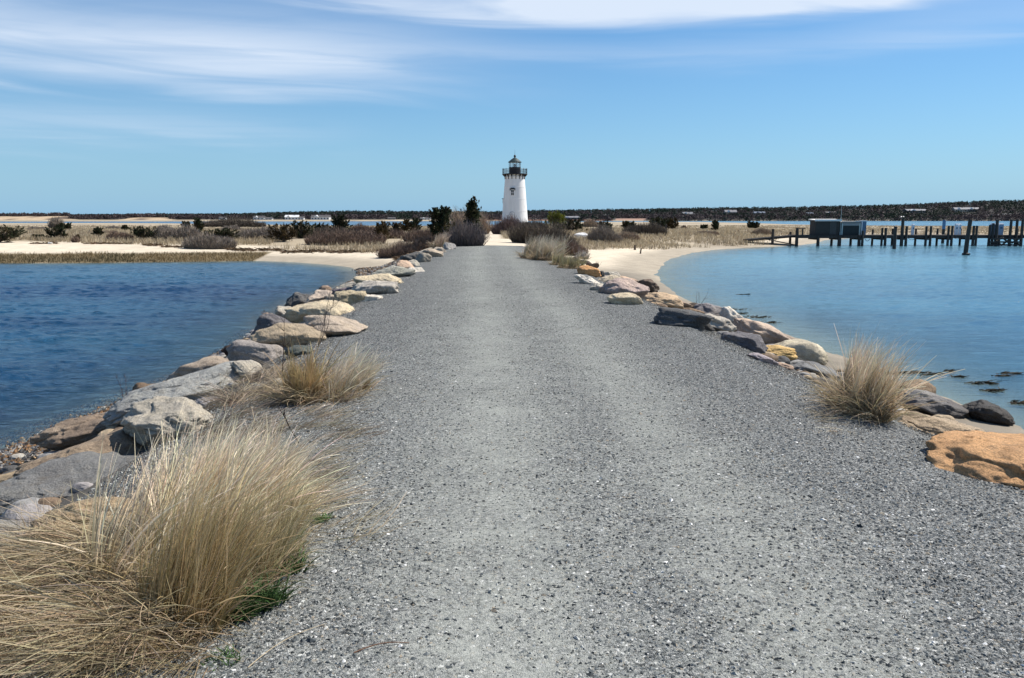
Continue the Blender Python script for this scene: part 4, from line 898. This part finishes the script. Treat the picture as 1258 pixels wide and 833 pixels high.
# ------------------------------------------------------------ small things on the right beach
p0 = G(716, 293); m = p0[1] / F; V, Fc = rock_mesh(23 * m, 1.0, 8.5 * m, .1, 901, 5); o = MB().add(V, Fc).build('boulder', M_rock, smooth=True); o.color = (.8, .79, .76, 1); o.location = (p0[0], p0[1], Hs(p0[0], p0[1]) + 3 * m); tag(o, 'long smooth white boulder lying between dark brush and grey scrub', 'boulder')
for lab, u, vb, hp, wp, t in [('thicker dark wooden stump upright on the right sand', 780, 307, 6, 3, .0), ('thinner leaning stump nearer the water on the right sand', 786.7, 311.7, 6.5, 2, .25)]:
    p0 = G(u, vb); m = p0[1] / F; z0 = Hs(p0[0], p0[1]); mb = MB(); mb.tube([(0, 0, -.1), (t * .1, 0, hp * m * .5), (t * .25, 0, hp * m)], [wp * m * .55, wp * m * .45, wp * m * .4], 9)
    o = mb.build('stump', M_bark, smooth=False); o.location = (p0[0], p0[1], z0); tag(o, lab, 'stump', 'old stumps in the beach sand')
p0 = G(818.5, 287); m = p0[1] / F; mb = MB(); mb.tube([(0, 0, -.2), (-.03, 0, 11 * m)], [.1, .09], 8); mb.tube([(-.03, 0, 11 * m), (-.03, 0, 11 * m + .04)], [.11, .03], 8)
o = mb.build('wooden_post', M_wood); o.location = (p0[0], p0[1], Hs(p0[0], p0[1])); tag(o, 'slim dark post at the right end of the flat-topped thicket', 'post')
a, b = G(705, 321), G(733, 331); t = np.linspace(0, 1, 12)[:, None]; q = a + (b - a) * t; q[:, 2] = H(q[:, 0], q[:, 1]) + .16 + .05 * np.sin(np.arange(12) * 1.3)
MBl = MB().tube(q, .12 + .03 * np.sin(np.arange(12) * 1.9), 9); MBl.tube([q[4], q[4] + [.25, .1, .25]], [.05, .02], 6); o = MBl.build('driftwood_log', M_bark, smooth=True, loc=q.mean(0)); tag(o, 'dark driftwood log lying beside the far right end of the bank', 'log')
p0 = G(709, 316); V, Fc = rock_mesh(8 * p0[1] / F, .25, .16, .4, 55, 4); o = MB().add(V, Fc).build('rock', M_rock, smooth=True); o.location = (p0[0], p0[1], Hs(p0[0], p0[1]) + .04); o.color = (.33, .32, .3, 1); tag(o, 'small grey stone on the sand beside the thin grey-white tuft', 'rock')
p0 = G(62, 300); V, Fc = rock_mesh(.45, .3, .2, .4, 56, 4); o = MB().add(V, Fc).build('rock', M_rock, smooth=True); o.location = (p0[0], p0[1], Hs(p0[0], p0[1]) + .08); o.color = (.75, .73, .7, 1); tag(o, 'small bright white stone below the rounded juniper at left', 'rock')

# ------------------------------------------------------------ lighthouse
LX, LY = (632.4 - UC) * .175, 175.0; LZ = .15
lh = empty('lighthouse', (LX, LY, LZ), 'white round lighthouse with black lantern and gallery at the path end', 'lighthouse')
def rt(z): return np.interp(z, [-.6, 0, 9.0, 9.95], [2.88, 2.80, 2.10, 2.02])
mb = MB(); prof = []
for z in np.arange(-.6, 9.3, .3):
    prof.append((rt(z), z))
prof += [(rt(9.3), 9.3), (2.14, 9.42), (2.14, 9.55), (2.06, 9.6), (2.06, 9.95)]
mb.lathe((0, 0, 0), prof, 64)
mb.build('tower', simple('tower_paint', (.78, .78, .76), .5, .10, 1.6, .08, stretch=(1, 1, .18)), lh, True)
for zz_ in (2.35, 4.95, 7.4):
    mb = MB().lathe((0, 0, 0), [(rt(zz_) + .003, zz_ - .035), (rt(zz_) + .03, zz_ - .02), (rt(zz_) + .03, zz_ + .02), (rt(zz_) + .003, zz_ + .035)], 64); mb.build('plate_seam', M_white, lh, True)
MB().lathe((0, 0, 0), [(3.3, -1.0), (3.3, -.25), (3.1, -.15), (2.87, -.15)], 48).build('foundation', simple('foundation_stone', (.12, .11, .10), .9, .3, 4, .4), lh)
MB().lathe((0, 0, 0), [(0.5, 9.96), (2.6, 9.96), (2.68, 10.0), (2.68, 10.12), (2.6, 10.16), (.5, 10.16)], 64).build('gallery_deck', M_iron, lh)
for k in range(16):
    a = k * math.pi / 8 + .1; ca, sa = math.cos(a), math.sin(a); mb = MB()
    pr = [(2.04, 9.0), (2.16, 9.02), (2.2, 9.5), (2.58, 9.88), (2.58, 9.958), (2.04, 9.958)]; w_ = .07
    V = [[r * ca - s * w_ * sa, r * sa + s * w_ * ca, z] for s in (-1, 1) for r, z in pr]; n = len(pr)
    mb.add(V, [list(range(n))[::-1]]); mb.add(V, [[n + i for i in range(n)]]); mb.add(V, [[i, (i+1) % n, n + (i+1) % n, n + i] for i in range(n)]); mb.build('bracket', M_iron, lh)
rl = MB()
for zr in (10.45, 10.75, 11.1):
    th = np.linspace(0, 2 * math.pi, 49); rl.tube(np.stack([2.58 * np.cos(th), 2.58 * np.sin(th), np.full(49, zr)], 1), .028 if zr < 11 else .045, 6, cap=False)
for k in range(48):
    a = k * math.pi / 24; rl.tube([(2.58 * math.cos(a), 2.58 * math.sin(a), 10.16), (2.58 * math.cos(a), 2.58 * math.sin(a), 11.1)], .016, 4)
rail = rl.build('railing', M_iron, lh)
for k in range(16):
    a = k * math.pi / 8; q = (2.58 * math.cos(a), 2.58 * math.sin(a)); mb = MB().tube([(*q, 10.16), (*q, 11.2)], .04, 6); mb.tube([(*q, 11.2), (*q, 11.3)], [.065, .02], 6); mb.build('rail_post', M_iron, rail)
MB().lathe((0, 0, 0), [(1.22, 10.16), (1.22, 11.42), (1.3, 11.44), (1.3, 11.5), (1.0, 11.5)], 10).build('lantern_wall', M_iron, lh)
mg, ntg, bg_ = mat('lantern_glass'); bg_.inputs['Base Color'].default_value = (.85, .92, .95, 1); bg_.inputs['Roughness'].default_value = .03; bg_.inputs['Alpha'].default_value = .28
lr = MB().lathe((0, 0, 0), [(1.14, 11.5), (1.14, 12.52)], 10).build('lantern_glass', mg, lh)
mb = MB()
for k in range(10):
    a = k * math.pi / 5; mb.tube([(1.2 * math.cos(a), 1.2 * math.sin(a), 11.48), (1.2 * math.cos(a), 1.2 * math.sin(a), 12.55)], .045, 5)
mb.build('mullion', M_iron, lr)
MB().lathe((0, 0, 0), [(.001, 11.6), (.2, 11.6), (.24, 11.75), (.24, 12.1), (.2, 12.2), (.001, 12.25)], 16).build('lamp', simple('lamp_housing', (.12, .13, .12), .3, .1), lh)
MB().lathe((0, 0, 0), [(.3, 11.3), (.3, 11.6), (.001, 11.6)], 12).build('lamp_stand', M_iron, lh)
rf = MB().lathe((0, 0, 0), [(1.25, 12.5), (1.42, 12.5), (1.44, 12.6), (1.3, 12.7), (.75, 13.15), (.3, 13.45), (.2, 13.5)], 20).build('lantern_roof', simple('roof_iron', (.025, .045, .045), .5, .2), lh, False)
MB().lathe((0, 0, 0), [(.13, 13.45), (.14, 13.6), (.24, 13.68), (.26, 13.8), (.22, 13.95), (.12, 14.05), (.001, 14.1)], 16).build('vent_ball', M_iron, rf, True)
MB().tube([(0, 0, 14.05), (0, 0, 15.2)], [.03, .012], 6).build('lightning_rod', M_iron, rf)
def on_tower(a, z0, z1, wid, out, mb, name, m_, par=lh, prof=None):
    r0 = rt((z0 + z1) / 2) + out; ca, sa = math.cos(a), math.sin(a); mb.box((r0 * ca, r0 * sa, (z0 + z1) / 2), (.16, wid, z1 - z0), a); return mb.build(name, m_, par)
fa = math.asin(-.48 / rt(6.5)) - math.pi / 2
f = on_tower(fa, 5.55, 6.85, .78, .0, MB(), 'window', M_white); on_tower(fa, 5.66, 6.76, .56, .03, MB(), 'pane', M_glassf, f)
mbx = MB(); on_tower(fa, 5.66, 6.76, .05, .045, mbx, 'mullion', M_white, f); on_tower(fa, 6.2, 6.25, .56, .046, MB(), 'glazing_bar', M_white, f)
ca, sa = math.cos(fa), math.sin(fa); r0 = rt(6.9) + .1; mb = MB(); mb.box((r0 * ca, r0 * sa, 6.98), (.34, 1.16, .12), fa); mb.box((r0 * ca, r0 * sa, 7.11), (.34, .8, .13), fa)
for s in (-1, 1): mb.box((r0 * ca - s * .5 * -sa * -1, r0 * sa + s * .5 * ca, 6.78), (.22, .12, .28), fa)
mb.build('window_hood', M_iron, f)
fb = math.pi - .12; f = on_tower(fb, 4.0, 4.9, .6, .0, MB(), 'window', M_white); on_tower(fb, 4.08, 4.8, .45, .05, MB(), 'pane', M_glassf, f); r0 = rt(4.9) + .12
MB().box((r0 * math.cos(fb), r0 * math.sin(fb), 4.98), (.34, .8, .14), fb).build('window_hood', M_iron, f)
fd = math.asin(-.55 / rt(1.)) - math.pi / 2
greyt = simple('grey_trim', (.30, .31, .33), .6, .1)
d = on_tower(fd, .15, 1.95, .95, .0, MB(), 'door', M_white); on_tower(fd, .15, 2.0, .06, .025, MB(), 'door_seam', greyt, d)
mb = MB(); ca, sa = math.cos(fd), math.sin(fd); r0 = rt(1.) + .05
for s in (-1, 1): mb.box((r0 * ca - s * .5 * sa, r0 * sa + s * .5 * ca, 1.05), (.16, .06, 1.8), fd)
th = np.linspace(0, math.pi, 13); mb.tube([(r0 * ca + .08 * ca - .5 * math.cos(q) * sa, r0 * sa + .08 * sa + .5 * math.cos(q) * ca, 1.95 + .3 * math.sin(q)) for q in th], .04, 5)
mb.box((r0 * ca, r0 * sa, 1.62), (.17, .95, .06), fd); mb.box((r0 * ca, r0 * sa, .32), (.17, .95, .07), fd); mb.build('door_frame', greyt, d)

# ------------------------------------------------------------ pier
PD = 88.0; k_ = PD / F
PX = lambda u: (u - UC) * k_
PZ = lambda v: EYE - (v - HZ) * k_
pier = empty('pier', (PX(1120), PD, WZ), 'long dark timber pier on pilings in the right bay', 'pier')
ox, oy, oz = PX(1120), PD, WZ
def loc(u, v, dy=0): return (PX(u) - ox, dy, PZ(v) - oz)
z0 = PZ(288.4) - oz; xl, xr = PX(975) - ox, PX(1330) - ox
mb = MB(); xb = np.arange(xl, xr, .16)
for q in xb: mb.box((q, 1.2, z0 - .03), (.145, 2.5, .06))
mb.build('deck', M_wood, pier)
for yy_ in (.0, 2.3): MB().box(((xl + xr) / 2, yy_, z0 - .2), (xr - xl, .14, .26)).build('stringer', M_wood, pier)
def pile(u, vt, dy, r=.13, par=pier, name='piling', vb=303.5, lean=0., m_=None):
    x, _, zt = loc(u, vt); mb = MB(); zb = -1.1
    mb.tube([(x, dy, zb), (x + lean * .5, dy, (zt + zb) / 2), (x + lean, dy, zt)], [r * 1.12, r, r * .92], 9); return mb.build(name, m_ or M_wood, par)
for u, vt, dy, r in [(976, 279.5, -.1, .17), (1002, 289, -.1, .17), (1028, 289, -.1, .2), (1052, 289, -.1, .17), (1055.5, 283, -.2, .14), (1079, 279.6, -.2, .12), (1083.3, 279.6, -.2, .14), (1103, 269, -.25, .17), (1108.5, 277.5, -.2, .14), (1132.5, 277.7, -.2, .13), (1138, 277.5, -.2, .13), (1159.5, 277.5, -.2, .13), (1164, 277, -.2, .13), (1190, 277, -.2, .14), (1193, 277, -.3, .13), (1209.5, 276, -.2, .14), (1213, 274, -.25, .14), (1217.5, 269.5, -.25, .17), (1234, 269.5, -.3, .15), (1242, 269.5, -.2, .15), (1248, 268.5, -.3, .15), (1255, 269.5, -.2, .16), (1275, 270, -.2, .16), (1300, 277, -.2, .14),
                  (978, 285, 2.5, .14), (1030, 289, 2.5, .14), (1054, 289, 2.5, .14), (1081, 282, 2.5, .12), (1106, 281, 2.5, .13), (1135, 281, 2.5, .12), (1162, 281, 2.5, .12), (1191, 281, 2.5, .12), (1211, 281, 2.5, .13), (1240, 281, 2.5, .13), (1262, 281, 2.5, .13)]:
    pile(u, vt, dy, r)
for u in (1002, 1028, 1054, 1081, 1106, 1135, 1162, 1191):
    MB().box((PX(u) - ox, 1.15, z0 - .42), (.2, 2.9, .18)).build('cross_beam', M_wood, pier)
for u0, u1, v0, v1, dy in [(1212, 1224, 291, 300.5, -.4), (1224, 1212, 291, 300.5, -.42), (1224, 1236, 291, 300.5, -.4), (1236, 1224, 291, 300.5, -.44), (1236, 1246, 291, 300.5, -.4), (1246, 1236, 292, 298, -.42), (1000, 975, 0, 0, 0)][:6]:
    a, b = loc(u0, v0), loc(u1, v1); MB().tube([(a[0], dy, a[2]), (b[0], dy, b[2])], .10, 5).build('brace', M_wood, pier)
for v in (292.5, 296.5, 300): a, b = loc(1209, v), loc(1247, v); MB().box(((a[0] + b[0]) / 2, -.55, a[2]), (b[0] - a[0], .12, .16)).build('brace', M_wood, pier)
# gangway on to the sand, with braces
a, b = loc(976, 288.6), loc(918, 293.6); mb = MB()
for t in np.linspace(0, 1, 34): mb.box((a[0] + (b[0] - a[0]) * t, 1.2, a[2] + (b[2] - a[2]) * t - .03), (.145, 1.9, .06))
mb.build('gangway_deck', M_wood, pier)
for dy in (.3, 2.1): MB().tube([(a[0], dy, a[2] - .14), (b[0], dy, b[2] - .12)], .09, 5).build('gangway_beam', M_wood, pier)
c, d2 = loc(940, 293.5), loc(976, 300.5); MB().tube([(c[0], 0, c[2]), (d2[0], 0, d2[2])], .06, 5).build('brace', M_wood, pier)
pile(947.5, 281, .15, .15, name='gangway_post')
mb = MB(); q = loc(983, 280.5); mb.box((q[0], 0, q[2] - .35), (.12, .12, .75)); mb.box((q[0] - .1, 0, q[2]), (.75, .14, .09)); mb.build('handrail', M_wood, pier)
for u0, u1, sag in [(1109, 1122, 4.5), (1164, 1178, 3.5), (1057, 1066, 6)]:
    t = np.linspace(0, 1, 12); a, b = loc(u0, 289.5), loc(u1, 289.5); MB().tube(np.stack([a[0] + (b[0] - a[0]) * t, np.full(12, -.2), a[2] - sag * k_ * 4 * t * (1 - t)], 1), .025, 5).build('cable', M_iron, pier)
# sheds and boxes standing on the deck
dz = PZ(288.4)
def shed(lab, u0, u1, vt, wallm, roofm, overhang, corner=None, roofh=.14):
    x0, x1, zt = PX(u0), PX(u1), PZ(vt); w_ = x1 - x0; h_ = zt - dz
    root = empty('dock_shed', ((x0 + x1) / 2, PD + 1.1, dz), lab, 'shed'); MB().box((0, 0, h_ / 2 + .001), (w_, 1.7, h_)).build('wall', wallm, root)
    mb = MB(); o_ = overhang; V = [[s * (w_ / 2 + o_), t * (.85 + o_), h_ + .003 + (roofh if t > 0 else .04) * (1 if kz else 0)] for kz in (0, 1) for t in (-1, 1) for s in (-1, 1)]
    mb.add(V, [[0, 2, 3, 1], [4, 5, 7, 6], [0, 1, 5, 4], [2, 6, 7, 3], [0, 4, 6, 2], [1, 3, 7, 5]]); r_ = mb.build('roof', roofm, root)
    MB().box((0, -.87 - o_ + .03, h_ + .01), (w_ + 2 * o_, .05, .2)).build('fascia', roofm, r_)
    if corner:
        for s in (-1, 1): MB().box((s * (w_ / 2), -.86, h_ / 2), (.14, .06, h_ - .02)).build('corner_board', corner, root)
        MB().box((0, -.865, h_ - .2), (w_ - .16, .05, .26)).build('header_board', simple('grey_board', (.28, .28, .27), .7, .2), root)
    else:
        MB().box((w_ * .22, -.865, h_ * .45), (.7, .04, h_ * .86)).build('door', simple('shed_door', (.075, .07, .065), .8, .25), root)
    return root
M_roofp = simple('bleached_roof', (.74, .72, .68), .8, .15)
shed('larger grey shingled dock shed with bleached flat roof on the pier', 999.5, 1029, 270.6, simple('dark_shingle', (.055, .049, .043), .85, .3, 9, .5, stretch=(1, 1, 4)), M_roofp, .14)
shed('smaller dock shed with pale corner boards beside the larger one', 1032, 1053.5, 273.2, simple('green_black_board', (.03, .036, .036), .8, .2), simple('grey_roof', (.2, .2, .19), .8, .2), .05, simple('pale_green_board', (.40, .46, .44), .6, .1))
M_blue = simple('blue_grey_panel', (.10, .17, .26), .5, .1); M_wh2 = simple('white_plastic', (.72, .75, .78), .4, .05)
rb_ = empty('utility_cabinet', (PX(1060), PD + .9, dz), 'blue upright cabinet with white top at the end of the dock sheds', 'cabinet')
MB().box((0, 0, .73), (.55, .6, 1.46)).build('body', M_blue, rb_); MB().box((0, 0, 1.50), (.66, .7, .09)).build('lid', M_wh2, rb_); MB().box((-.2, -.31, .73), (.1, .03, 1.4)).build('trim', M_wh2, rb_); MB().box((.18, -.315, .8), (.04, .03, .2)).build('handle', M_iron, rb_)
def pedestal(lab, u, vt, wd, m_):
    h_ = PZ(vt) - dz; root = empty('dock_pedestal', (PX(u), PD + 1.0, dz), lab, 'pedestal', 'power pedestals on the pier'); MB().box((0, 0, h_ * .45), (wd, .3, h_ * .9)).build('body', m_, root)
    MB().box((0, 0, h_ * .95), (wd * 1.12, .34, h_ * .09), taper=.6).build('cap', M_wh2, root); MB().box((0, -.16, h_ * .6), (wd * .5, .03, h_ * .16)).build('panel', M_blue, root)
pedestal('slim white pedestal alone between two pairs of pilings', 1122.5, 275, .22, M_wh2)
pedestal('left one of the two close white pedestals before the tall mooring pile', 1176, 274.5, .26, M_wh2)
pedestal('right one of the two close white pedestals before the tall mooring pile', 1180, 274.5, .22, M_wh2)
pedestal('dark blue pedestal on the crib end of the pier', 1220.5, 274, .34, M_blue)
pedestal('white pedestal right of the dark blue one on the crib end', 1224.8, 274, .28, M_wh2)
pedestal('widest pale blue pedestal at the right of the crib end', 1230.5, 274, .5, simple('pale_blue', (.3, .42, .55), .5, .1))
mb = MB().tube([(0, 0, 0), (0, 0, 3.2)], [.035, .015], 6); mb.tube([(0, 0, 0), (0, 0, .3)], .06, 6); o = mb.build('antenna_mast', simple('pale_metal', (.35, .42, .42), .4, .1)); o.location = (PX(1029.5), PD + .15, dz); tag(o, 'thin upright pole rising between the two dock sheds', 'mast')
for lab, u, vw, vt, r, lean, ring in [('nearest and tallest mooring pile standing in front of the pier', 1184.6, 312.5, 270, .17, .12, True), ('shorter mooring pile just in front of the pier left of the tall pair', 1096, 305, 278, .16, 0, False)]:
    dd = (EYE - WZ) / (vw - HZ) * F; x = (u - UC) * dd / F; zt = EYE - (vt - HZ) * dd / F - WZ; root = empty('mooring_pile', (x, dd, WZ), lab, 'mooring pile')
    MB().tube([(-lean, 0, -1.2), (0, 0, zt * .5), (lean, 0, zt)], [r * 1.15, r, r * .92], 10).build('pole', M_wood, root, True)
    if ring: MB().tube([(-.3, 0, .08), (.3, 0, .08)], .09, 6).build('float_collar', M_iron, root); MB().lathe((-.03, 0, 0), [(.2, .0), (.3, .04), (.3, .14), (.2, .18)], 12).build('growth_collar', M_iron, root)
    else: MB().tube([(0, 0, zt - .12), (0, 0, zt + .01)], [r * 1.05, r * 1.0], 10).build('cap', M_iron, root)
dd = 96.; root = empty('mooring_pile', ((1154.6 - UC) * dd / F, dd, WZ), 'mooring pile with blue wrapped upper half behind the pier', 'mooring pile')
zt = EYE - (269.5 - HZ) * dd / F - WZ; MB().tube([(0, 0, -1.2), (0, 0, zt * .6)], .17, 10).build('pole', M_wood, root, True); MB().tube([(0, 0, zt * .6), (0, 0, zt - .1)], .185, 10).build('wrap', simple('blue_wrap', (.12, .22, .36), .5, .1), root, True); MB().tube([(0, 0, zt - .1), (0, 0, zt)], [.2, .12], 10).build('cap', M_iron, root)

# ------------------------------------------------------------ far shore: houses and woods
HOUSES = [ # u, vbase, w px, h px, wall, roof, label
 (322, 271, 13, 5, 'w', 'd', 'white house at the left end of the three far white houses'),
 (334, 270.5, 8, 3.5, 'w', 'd', 'small white house next to the leftmost far white house'),
 (362, 271, 16, 6, 'w', 'w', 'wide white waterfront house left of centre'),
 (373, 271, 7, 4.5, 'w', 'd', 'narrow white annex right of the wide waterfront house'),
 (397, 270.5, 22, 6, 'w', 'd', 'largest white waterfront house behind the centre-left junipers'),
 (483, 271.5, 9, 3.5, 'g', 'd', 'small grey waterfront house left of the slanting cedar'),
 (524, 271.5, 12, 3.5, 'w', 'd', 'low white waterfront house behind the slanting cedar'),
 (278, 269.5, 8, 3.5, 'w', 'd', 'tiny white house in the far woods left of all the waterfront ones'),
 (700, 269.5, 22, 4, 'g', 'g', 'long grey-roofed building in the woods right of the lighthouse'),
 (744, 267.5, 10, 4, 'w', 'g', 'white-gabled house in the woods right of the long grey building'),
 (842, 266.5, 12, 6, 'w', 'g', 'light grey gabled house in the woods behind the right dune'),
 (851, 266.5, 7, 4, 'g', 'g', 'small grey wing beside the light grey gabled house'),
 (894, 264, 14, 6, 'c', 'g', 'cream and grey house high in the woods behind the right dune'),
 (929, 264.5, 13, 4.5, 'b', 'b', 'blue-grey dark house in the woods above the shore end of pier'),
 (990, 264.5, 8, 3.5, 'b', 'b', 'small blue-grey house in the woods left of the dock sheds'),
 (1016, 263.5, 14, 3.5, 'g', 'd', 'grey house in the woods above the larger dock shed'),
 (1118, 261.5, 24, 4.5, 'g', 'g', 'long grey house on the wooded hill above the pier'),
 (1104, 268.5, 9, 3, 'w', 'w', 'low white boathouse at the far shore above the pier'),
 (1172, 260.5, 15, 5.5, 'c', 'g', 'tall pale house with gables on the wooded hill'),
 (1187, 260, 15, 5, 'g', 'g', 'grey wing joined right of the tall pale hill house'),
 (1189, 268, 16, 4, 'w', 'g', 'whitish house low on the far shore below the hill house'),
 (1172, 268, 9, 3, 'g', 'g', 'small grey house left of the low whitish shore house'),
 (1213, 267, 14, 3.5, 'b', 'g', 'blue-grey house low on the far shore at right'),
 (1230, 265.5, 10, 3, 'g', 'g', 'small grey house at the right end of the far houses'),
]
HM = {'w': simple('white_clapboard', (.72, .72, .70), .6, .08), 'g': simple('grey_clapboard', (.2, .2, .21), .7, .1), 'c': simple('cream_clapboard', (.6, .56, .47), .7, .1), 'b': simple('blue_grey_clapboard', (.12, .15, .2), .7, .1), 'd': simple('dark_roof', (.09, .085, .085), .8, .1)}
HP = []
for (u, vb, wp, hp, wc, rc, lab) in HOUSES:
    q = G(u, min(vb, 270.9)); q[1] = max(q[1], 452); q[0] = (u - UC) / F * q[1]; m = q[1] / F; z0 = EYE - (vb - HZ) * m; z0 = max(z0, Hs(q[0], q[1]) - .2)
    wd, hh = wp * m, hp * m; HP.append((u, wp, q[1])); dpx = max(3., wd * .5)
    root = empty('house', (q[0], q[1], z0), lab, 'house', 'houses along the far shore'); hw = hh * .58
    MB().box((0, 0, hw / 2 - .5), (wd, dpx, hw + 1.)).build('wall', HM[wc], root)
    mb = MB(); a = wd / 2 + .2; b = dpx / 2 + .25; V = [(-a, -b, hw), (a, -b, hw), (a, b, hw), (-a, b, hw), (-a, 0, hh), (a, 0, hh)]
    mb.add(V, [[0, 1, 5, 4], [2, 3, 4, 5]]); mb.add(V, [[0, 4, 3], [1, 2, 5]]); mb.add(V, [[0, 3, 2, 1]]); rf_ = mb.build('roof', HM[rc], root)
    MB().box((wd * .22, .1, hh), (.5, .5, .9)).build('chimney', HM['d'], rf_)
    if wp > 11:
        mb = MB(); g_ = wd * .16; V = [(-g_ - wd * .2, -b - .25, hw * .9), (g_ - wd * .2, -b - .25, hw * .9), (-wd * .2, -b - .25, hh * .97), (-g_ - wd * .2, 0, hw * .9), (g_ - wd * .2, 0, hw * .9), (-wd * .2, 0, hh * .97)]
        mb.add(V, [[0, 1, 2], [3, 5, 4]]); mb.add(V, [[0, 2, 5, 3], [1, 4, 5, 2]]); mb.build('gable', HM['w' if wc != 'b' else 'b'], root)
    nw = max(2, int(wd / 1.6))
    for j in range(nw): MB().box((-wd / 2 + wd * (j + .5) / nw, -dpx / 2 - .03, hw * .5), (.6, .08, hw * .42)).build('window', M_glassf, root)
mb = MB(); nt_ = 12500
y = 450 + 240 * rng.random(nt_) ** 1.25; uu = rng.uniform(-60, 1330, nt_); x = (uu - UC) / F * y
k = np.ones(nt_, bool)
for (u, wp, hy) in HP: k &= ~((np.abs(uu - u) < wp * .5 + 1.0) & (y < hy + 3) & (y > hy - 13))
k &= ~(((uu < 92) | ((uu > 158) & (uu < 212))) & (y < 462)); k &= ~((uu > 752) & (uu < 794) & (y < 470))
x, y, uu = x[k], y[k], uu[k]; z = H(x, y); nt_ = len(x)
pine = rng.random(nt_) < np.clip(.35 + .5 * ss(.0, .3, n2(x, y, 45, 3, 6.)) + .3 * ss(560, 640, y) - .4 * (y < 480), 0.02, .97)
hgt = np.where(pine, rng.uniform(2.1, 3.1, nt_), rng.uniform(1.9, 2.7, nt_)); lowleft = np.clip(.8 + uu / 1500., .8, 1); hgt = hgt * lowleft
nl = 28; t = rng.random((nt_, nl)); r = np.sqrt(rng.random((nt_, nl))) * np.where(pine[:, None], 1.15, 1.25); a = rng.random((nt_, nl)) * 6.28
rad = r * np.sin(np.clip(t * 3.0 + .25, 0, 3.1)) ** .7
cx = x[:, None] + rad * np.cos(a) * (hgt * .62)[:, None]; cy = y[:, None] + rad * np.sin(a) * (hgt * .48)[:, None]; cz = z[:, None] + hgt[:, None] * (.12 + .9 * t)
pc = np.where(pine[:, None], np.array([.020, .034, .022]), np.array([.075, .058, .058])) * rng.uniform(.75, 1.25, (nt_, 1)); pc[~pine] *= rng.uniform(.8, 1.25, (int((~pine).sum()), 1))
leaves(mb, np.stack([cx, cy, cz], -1).reshape(-1, 3), rng.uniform(.28, .62, nt_ * nl), np.repeat(pc[:, None], nl, 1).reshape(-1, 3) * rng.uniform(.75, 1.25, (nt_ * nl, 1)))
tag(mb.build('far_woods', M_leaf), 'low band of dark pine and bare grey woods along the far shore', 'woods', kind='stuff')
